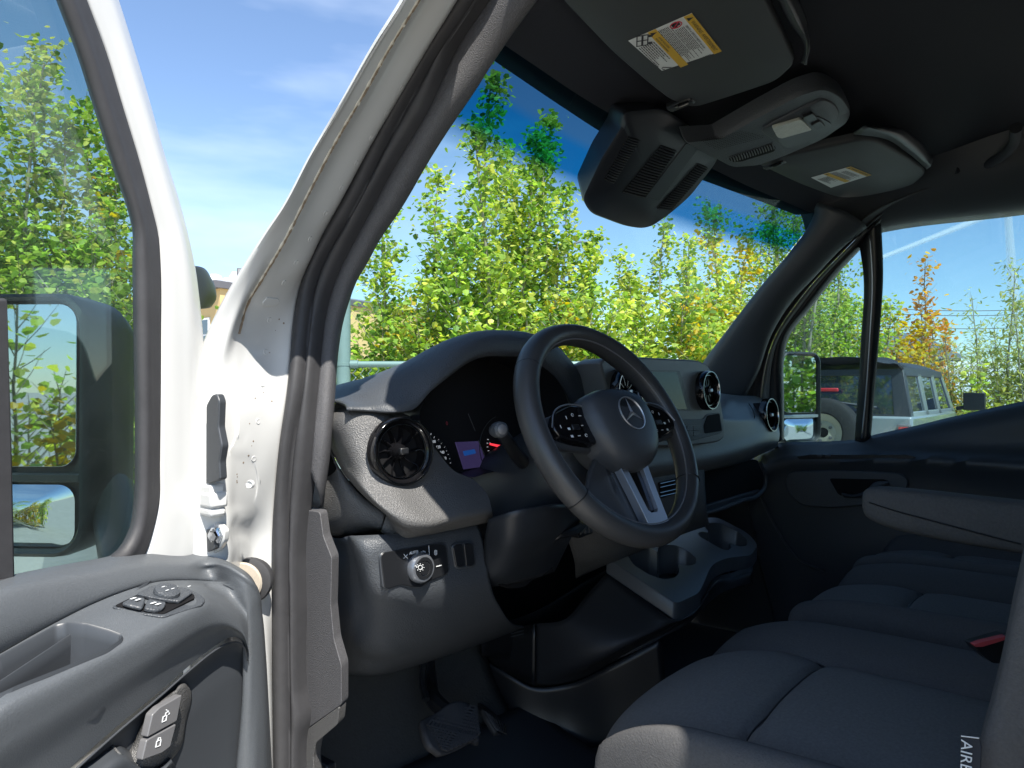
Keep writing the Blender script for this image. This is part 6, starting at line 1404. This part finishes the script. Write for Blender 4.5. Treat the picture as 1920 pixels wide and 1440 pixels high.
mb = MB(); mb.tube([V((0, 0, 0)), V((0, 0, .30))], .03, n=8); mb.build('pole', M['fascia'], fl)
fx = (RT*.95+AX*.3).normalized(); fz = V((0, 0, 1)); fy = fz.cross(fx)
mb = MB(); mb.box((0, 0, .46), .42, .16, .30, (fx, fy, fz)); mb.build('lamp_housing', M['fascia'], fl, bevel=.02)
mb = MB(); mb.box(-fy*.085*(1 if (-fy).dot(-AX) > 0 else -1)+V((0, 0, .46)), .34, .02, .22, (fx, fy, fz)); mb.build('lamp_face', mat('lamp_glass', (.25, .25, .25), .2), fl)

# ---- street lamp over the trees
sl = empty('street_lamp', gp(1057, 26)); tag(sl, 'street lamp with a curved arm rising out of the poplars', 'street lamp')
def slp(px, py): p = at(px, py, D=26); return p - V(sl.location)
mb = MB(); mb.tube([V((0, 0, 0)), slp(1056, 520), slp(1057, 482), slp(1063, 468), slp(1075, 457), slp(1088, 453), slp(1102, 455)], [.10, .07, .06, .05, .045, .04, .04], n=10); mb.build('pole', M['roofgrey'], sl)
mb = MB(); mb.prism([slp(1098, 453), slp(1108, 452), slp(1116, 456), slp(1112, 459), slp(1099, 457)], AX*.18); mb.build('lamp_head', M['roofgrey'], sl, bevel=.02)

# ---- right side: shed, trailer, wires, autumn trees
sh0 = gp(1600, 30); sh_ = empty('metal_shed', sh0); tag(sh_, 'grey corrugated shed behind the yellow and orange trees', 'shed')
M['corr'] = mat('corrugated_grey', (.20, .22, .24), .5, metal=.3)
sx = RT; sy = AX.copy(); sy.z = 0; sy.normalize(); zr_ = zat(612, 30)
mb = MB(); mb.prism([V((0, 0, 0)), sx*4.4, sx*4.4+sy*8, sy*8], V((0, 0, zr_-1.3))); mb.build('wall', M['corr'], sh_, angle=0)
mb = MB(); nrib = 24
prof = []
for i in range(nrib*2+1): prof.append((-.2+4.8*i/(nrib*2), .03 if i % 2 else 0))
vs = [sx*a+V((0, 0, zr_-1.32+b)) - sy*.2 for a, b in prof] + [sx*a+V((0, 0, zr_+b))+sy*3.5 for a, b in prof]; k = len(prof)
mb.add(vs, [[i, i+1, k+i+1, k+i] for i in range(k-1)]); mb.build('roof', M['corr'], sh_, angle=0)
tl = empty('white_trailer', gp(1770, 26)); tag(tl, 'white box trailer half hidden by shrubs beyond the jeep', 'trailer')
mb = MB(); mb.prism([V((0, 0, .9)), sx*4.2+V((0, 0, .9)), sx*4.2+sy*2.4+V((0, 0, .9)), sy*2.4+V((0, 0, .9))], V((0, 0, zat(678, 26)-.9))); mb.build('box_body', M['white'], tl, bevel=.03)
for k in (.9, 3.3):
    w = MB(); w.lathe(sx*k+V((0, 0, .45))+sy*.3, sy, [(.2, -.1), (.45, -.1), (.45, .1), (.2, .1)], n=20); w.build('wheel', M['rubber'], tl)
mb = MB(); mb.box(sx*2.1+sy*1.2+V((0, 0, .82)), 4.0, 2.0, .14, (sx, sy, V((0, 0, 1)))); mb.build('chassis', M['fascia'], tl)
for i, (px, d) in enumerate([(1585, 44), (2060, 44)]):
    up_ = empty('utility_pole', gp(px, d)); tag(up_, ['utility pole hidden in the poplars left of the orange tree', 'utility pole beyond the right edge of the passenger window'][i], 'utility pole', 'utility poles carrying the wires')
    mb = MB(); mb.tube([V((0, 0, 0)), V((0, 0, 7.4))], [.15, .11], n=10); mb.build('pole', M['bark'], up_)
    mb = MB(); mb.box((0, 0, 6.6), 1.6, .1, .12, (sy, sx, V((0, 0, 1)))); mb.build('crossarm', M['bark'], up_)
for i, (yl, yr, lab) in enumerate([(573, 571, 'uppermost of the three thin wires right of the window divider'), (583, 579, 'middle one of the three thin wires right of the window divider'), (607, 604, 'lowest of the three thin wires, just over the shed roof')]):
    mb = MB(); A, B = at(1585, yl, D=44), at(2060, yr, D=44); mb.tube([A.lerp(B, j/12)-V((0, 0, .35*math.sin(math.pi*j/12))) for j in range(13)], .022, n=5)
    o_ = mb.build('overhead_wire', M['fascia'], None); tag(o_, lab, 'wire', 'overhead wires between the utility poles')
plant('orange_tree', gp(1738, 14.5), 'slender tree with orange autumn leaves standing above the jeep roof', 'tree', None, zat(488, 14.5), .6, 4, 900, .10, ORAN, 71, lean=.02, low=.30, taper=.3)
for i, (px, d, yt, sp, nl, pal, lab) in enumerate([(1680,13.2,595,1.05,2600,YELL,'bright yellow shrub left of the orange tree'), (1625,13,560,.9,1300,LIME,'yellow-green shrub behind the window divider'), (1770,14,640,.9,1300,WILLOW,'olive shrub right of the orange tree'),
      (1822,13,560,.9,1500,WILLOW,'feathery green shrub with a pointed top over the jeep mirror'), (1905,11.5,505,1.0,2400,WILLOW,'tall feathery shrub at the right edge of the passenger window'), (1865,12.5,610,.9,1500,WILLOW,'grey-green shrub between the two feathery shrubs'),
      (1845,11,690,.7,900,LIME,'low bright yellow-green shrub beside the jeep mirror'), (1960,11,560,1.0,1700,WILLOW,'olive shrub cut by the right edge of the photo'), (1715,13.6,635,.8,1500,ORAN,'low orange-leaved shrub at the foot of the orange tree')]):
    plant('shrub', gp(px, d), lab, 'shrub', 'autumn shrubs beyond the passenger window', zat(yt, d), sp, 5, nl, .085 if pal is not WILLOW else .10, pal, 80+i, thin=pal is WILLOW, low=.2, taper=.5, crown='foliage')
# ---- trees mirrored in the driver mirror, behind the photographer's left
vdir = (c0m - CAM).normalized() if 'c0m' in globals() else None
mc = L1(0, 0, 0); vd = (mc-CAM).normalized(); rf = vd - fn*2*vd.dot(fn); rf.z = 0; rf.normalize(); sdv = V((-rf.y, rf.x, 0))
for i, (dist, off, h, nl, lab) in enumerate([(3.6, -.35, 1.75, 1500, 'yellow-leaved shrub mirrored low in the left of the driver mirror'), (3.9, .55, 1.95, 1500, 'yellow-leaved shrub mirrored in the right of the driver mirror'), (4.4, .05, 2.3, 700, 'thin shrub with long twigs mirrored highest in the driver mirror'), (5.5, -1.2, 1.9, 1600, 'green shrub beyond the left edge of the driver mirror'), (5.5, 1.6, 2.0, 1600, 'green shrub beyond the right edge of the driver mirror')]):
    p = mc + rf*dist + sdv*off
    plant('shrub', V((p.x, p.y, 0)), lab, 'shrub', 'shrubs behind the open door', h, .8, 5, nl, .075, YELL if i < 2 else LIME, 120+i, pal2=GREEN, low=.2, taper=.5, crown='foliage')

v2 = (pmc-CAM).normalized(); r2_ = v2 - pfn*2*v2.dot(pfn); r2_.z = 0; r2_.normalize(); sd2 = V((-r2_.y, r2_.x, 0))
for i, (dist, off, h, lab) in enumerate([(9, -.9, 3.6, 'green tree mirrored in the left of the passenger mirror'), (9.5, .9, 3.3, 'green tree mirrored in the right of the passenger mirror'), (11, 0, 4.2, 'green tree mirrored highest in the passenger mirror')]):
    p = pmc + r2_*dist + sd2*off
    plant('mirrored_tree', V((p.x, p.y, 0)), lab, 'tree', 'trees behind the van', h, 1.6, 6, 2200, .12, GREEN, 140+i, pal2=DEEP, low=.1, taper=.4)

# ================================================================== JEEP
M['jeepgrey'] = mat('grey_hardtop', (.030, .034, .042), .5, bump=('n', 200, .15, .001)); M['jeepwhite'] = mat('silver_white_paint', (.22, .25, .27), .3, coat=.5)
M['jeepside'] = mat('grey_green_door_paint', (.17, .19, .19), .35, coat=.4)
M['tint'] = mat('tinted_window', (.015, .025, .045), .03, spec=.9, coat=.6); M['tyre'] = mat('spare_tyre_rubber', (.016, .016, .018), .75, bump=('n', 80, .4, .003))
JX, JY = 7.75, 1.72
jp = empty('jeep', (JX, JY, 0)); tag(jp, 'grey-topped boxy off-road car with a rear spare wheel, parked beyond the passenger window', 'car')
def J(x, y, z): return V((x, y, z))
mb = MB(); mb.prism([J(0, -.80, .62), J(0, -.80, 1.20), J(2.75, -.80, 1.20), J(2.9, -.78, 1.17), J(4.0, -.62, 1.10), J(4.05, -.6, .62)], J(0, 1.60, 0)); mb.build('body', M['jeepwhite'], jp, bevel=.03)
# hardtop as frames: roof, corner pillars, door pillars
def topsec(x, s=1): return [J(x, -.78*s, 1.20), J(x, -.74*s, 1.45), J(x, -.70*s, 1.66), J(x, -.66*s, 1.76), J(x, -.55*s, 1.815), J(x, 0, 1.845), J(x, .55*s, 1.815), J(x, .66*s, 1.76), J(x, .70*s, 1.66), J(x, .74*s, 1.45), J(x, .78*s, 1.20)]
rf_ = [[p+J(.10, 0, 0) for p in topsec(0)[3:8]], [p+J(.02, 0, .0) for p in topsec(.0)[3:8]], topsec(.9)[3:8], topsec(1.9)[3:8], [p-J(0, 0, .02) for p in topsec(2.35)[3:8]]]
rp = [[J(.10+.03*0, y, z) for y, z in ((-.68, 1.72), (-.64, 1.775), (0, 1.80), (.64, 1.775), (.68, 1.72))]] + rf_[1:]
surf('roof', [[V(p)+V(jp.location)*0 for p in r] for r in rp], M['jeepgrey'], jp, nu=30, nv=4, thick=.03, face=V((0, 0, 9)), angle=50)
def jpl(name, pts, d, m, par=jp, bevel=.01): return plate(name, [V(p) for p in pts], V(d), m, par, bevel=bevel)
# rear wall of the hardtop with window
ro = [J(.02, -.78, 1.18), J(.10, -.685, 1.745), J(.10, .685, 1.745), J(.02, .78, 1.18)]
ri = [J(.028, -.60, 1.22), J(.088, -.56, 1.67), J(.088, .56, 1.67), J(.028, .60, 1.22)]
ring_frame('rear_frame', ro, ri, J(.05, 0, 0), M['jeepgrey'], jp, bevel=.008)
jpl('rear_window', [p+J(.015, 0, 0) for p in ri], J(.012, 0, 0), M['tint'], bevel=0)
for s in (-1, 1):
    # side panels: rear quarter in hardtop grey, door pillars in body colour
    def sp(x, z): return J(x, s*(.785-.10*(z-1.18)/.56), z)
    o_ = [sp(.03, 1.18), sp(.10, 1.76), sp(2.35, 1.74), sp(2.75, 1.18)]
    holes = [[(.16,1.24),(.20,1.66),(.82,1.66),(.84,1.24)], [(1.00,1.24),(1.0,1.67),(1.60,1.67),(1.64,1.24)], [(1.78,1.24),(1.76,1.67),(2.24,1.67),(2.52,1.24)]]
    xs = [(.03,.10,.16,.20,'jeepgrey'), (.84,.82,1.00,1.0,'jeepside'), (1.64,1.60,1.78,1.76,'jeepside'), (2.52,2.24,2.75,2.35,'jeepside')]
    for (a, b, c_, d_, m) in xs:
        jpl('pillar', [sp(a, 1.19), sp(b, 1.70), sp(d_, 1.70), sp(c_, 1.19)], J(0, -s*.04, 0), M[m])
    jpl('window_rail', [sp(.10, 1.66), sp(.105, 1.77), sp(2.33, 1.75), sp(2.36, 1.66)], J(0, -s*.035, 0), M['jeepgrey'])
    jpl('belt_rail', [sp(.03, 1.17), sp(.04, 1.25), sp(2.60, 1.25), sp(2.75, 1.17)], J(0, -s*.045, 0), M['jeepwhite'])
    for h in holes: jpl('side_window', [sp(x, z)+J(0, -s*.018, 0) for x, z in h], J(0, -s*.01, 0), M['tint'], bevel=0)
    m_ = MB(); m_.box(J(2.70, s*1.02, 1.34), .10, .26, .24); m_.tube([J(2.70, s*.80, 1.24), J(2.70, s*.98, 1.27)], .03, n=8); m_.build('wing_mirror', M['black'], jp, bevel=.02)
    t_ = MB(); t_.box(J(-.03, s*.72, 1.0), .06, .14, .22); to_ = t_.build('tail_light', M['fascia'], jp, bevel=.01)
    t_ = MB(); t_.box(J(-.065, s*.72, 1.0), .01, .10, .17); t_.build('tail_lens', mat('tail_red', (.4, .02, .02), .3), to_, bevel=.004)
    for wx in (.75, 3.35):
        w = MB(); w.lathe(J(wx, s*.80, .40), J(0, s, 0), [(.22, -.11), (.37, -.12), (.40, -.09), (.40, .09), (.37, .12), (.22, .11)], n=32); wo = w.build('wheel', M['tyre'], jp)
        r_ = MB(); r_.lathe(J(wx, s*.80, .40), J(0, s, 0), [(.0, .06), (.10, .07), (.215, .10), (.225, .10), (.225, -.10)], n=28); r_.build('rim', M['satin'], wo)
        f_ = MB(); f_.tube([J(wx-.52, s*.86, .50), J(wx-.42, s*.88, .84), J(wx, s*.88, .92), J(wx+.42, s*.88, .84), J(wx+.52, s*.86, .50)], .06, n=8); f_.build('fender_flare', M['fascia'], jp)
jpl('windscreen', [J(2.78, -.66, 1.22), J(2.42, -.62, 1.72), J(2.42, .62, 1.72), J(2.78, .66, 1.22)], J(.02, 0, .01), M['tint'], bevel=0)
b_ = MB(); b_.box(J(-.12, 0, .58), .20, 1.55, .20); b_.build('rear_bumper', M['fascia'], jp, bevel=.03)
# spare wheel on the tailgate
sc_ = J(-.17, .10, 1.00); w = MB(); w.lathe(sc_, J(-1, 0, 0), [(.20, -.10), (.36, -.12), (.395, -.09), (.405, -.03), (.405, .03), (.395, .085), (.36, .105), (.24, .10), (.21, .06)], n=48, caps=False); spo = w.build('spare_wheel', M['tyre'], jp, angle=40)
r_ = MB(); r_.lathe(sc_, J(-1, 0, 0), [(.05, .03), (.06, .05), (.10, .05), (.14, .035), (.20, .065), (.222, .085), (.226, .07), (.22, -.1)], n=40, caps=True); r_.build('spare_rim', mat('sandy_wheel_paint', (.34, .32, .26), .4), spo, angle=40)
for k in range(5):
    a = 2*math.pi*k/5; h_ = MB(); h_.lathe(sc_+J(0, .10*math.cos(a), .10*math.sin(a)), J(-1, 0, 0), [(.0, .06), (.018, .058), (.02, .03)], n=10); h_.build('wheel_nut', M['fascia'], spo)
h_ = MB(); h_.lathe(sc_, J(-1, 0, 0), [(.0, .055), (.05, .054), (.058, .03)], n=20); h_.build('hub_hole', M['void'], spo)
h_ = MB(); h_.box(J(.0, .12, 1.50), .05, .26, .045); h_.build('brake_light', mat('brake_red', (.45, .03, .04), .35), jp, bevel=.01)
h_ = MB(); h_.tube([J(.04, .10, 1.40), J(.0, .05, 1.36), J(.02, -.42, 1.30)], .012, n=6); h_.build('rear_wiper', M['fascia'], jp)
# ---- thin vapour trail and a faint upright streak, both high over the passenger side
tm_ = bpy.data.materials.new('vapour'); tm_.use_nodes = True; n_ = tm_.node_tree.nodes; l_ = tm_.node_tree.links; n_.clear()
o_ = n_.new('ShaderNodeOutputMaterial'); tr_ = n_.new('ShaderNodeBsdfTransparent'); df_ = n_.new('ShaderNodeBsdfDiffuse'); df_.inputs[0].default_value = (.9, .9, .9, 1)
lw_ = n_.new('ShaderNodeLayerWeight'); lw_.inputs[0].default_value = .35; mr_ = n_.new('ShaderNodeMapRange'); mr_.inputs[3].default_value = .30; mr_.inputs[4].default_value = .0
mx_ = n_.new('ShaderNodeMixShader'); l_.new(lw_.outputs['Facing'], mr_.inputs[0]); l_.new(mr_.outputs[0], mx_.inputs[0]); l_.new(tr_.outputs[0], mx_.inputs[1]); l_.new(df_.outputs[0], mx_.inputs[2]); l_.new(mx_.outputs[0], o_.inputs[0])
for (A, B, ra, rb_, lab) in (((1640,488),(1990,350),7,13,'long thin vapour trail slanting up across the passenger window'), ((1880,250),(1906,640),8,16,'faint upright white streak near the right edge of the passenger window')):
    mb = MB(); a_, b_ = at(*A, D=2300), at(*B, D=2300); mb.tube([a_.lerp(b_, i/16) for i in range(17)], [ra+(rb_-ra)*i/16 for i in range(17)], n=16, caps=False)
    tag(mb.build('sky_streak', tm_, None, angle=80), lab, 'vapour trail')
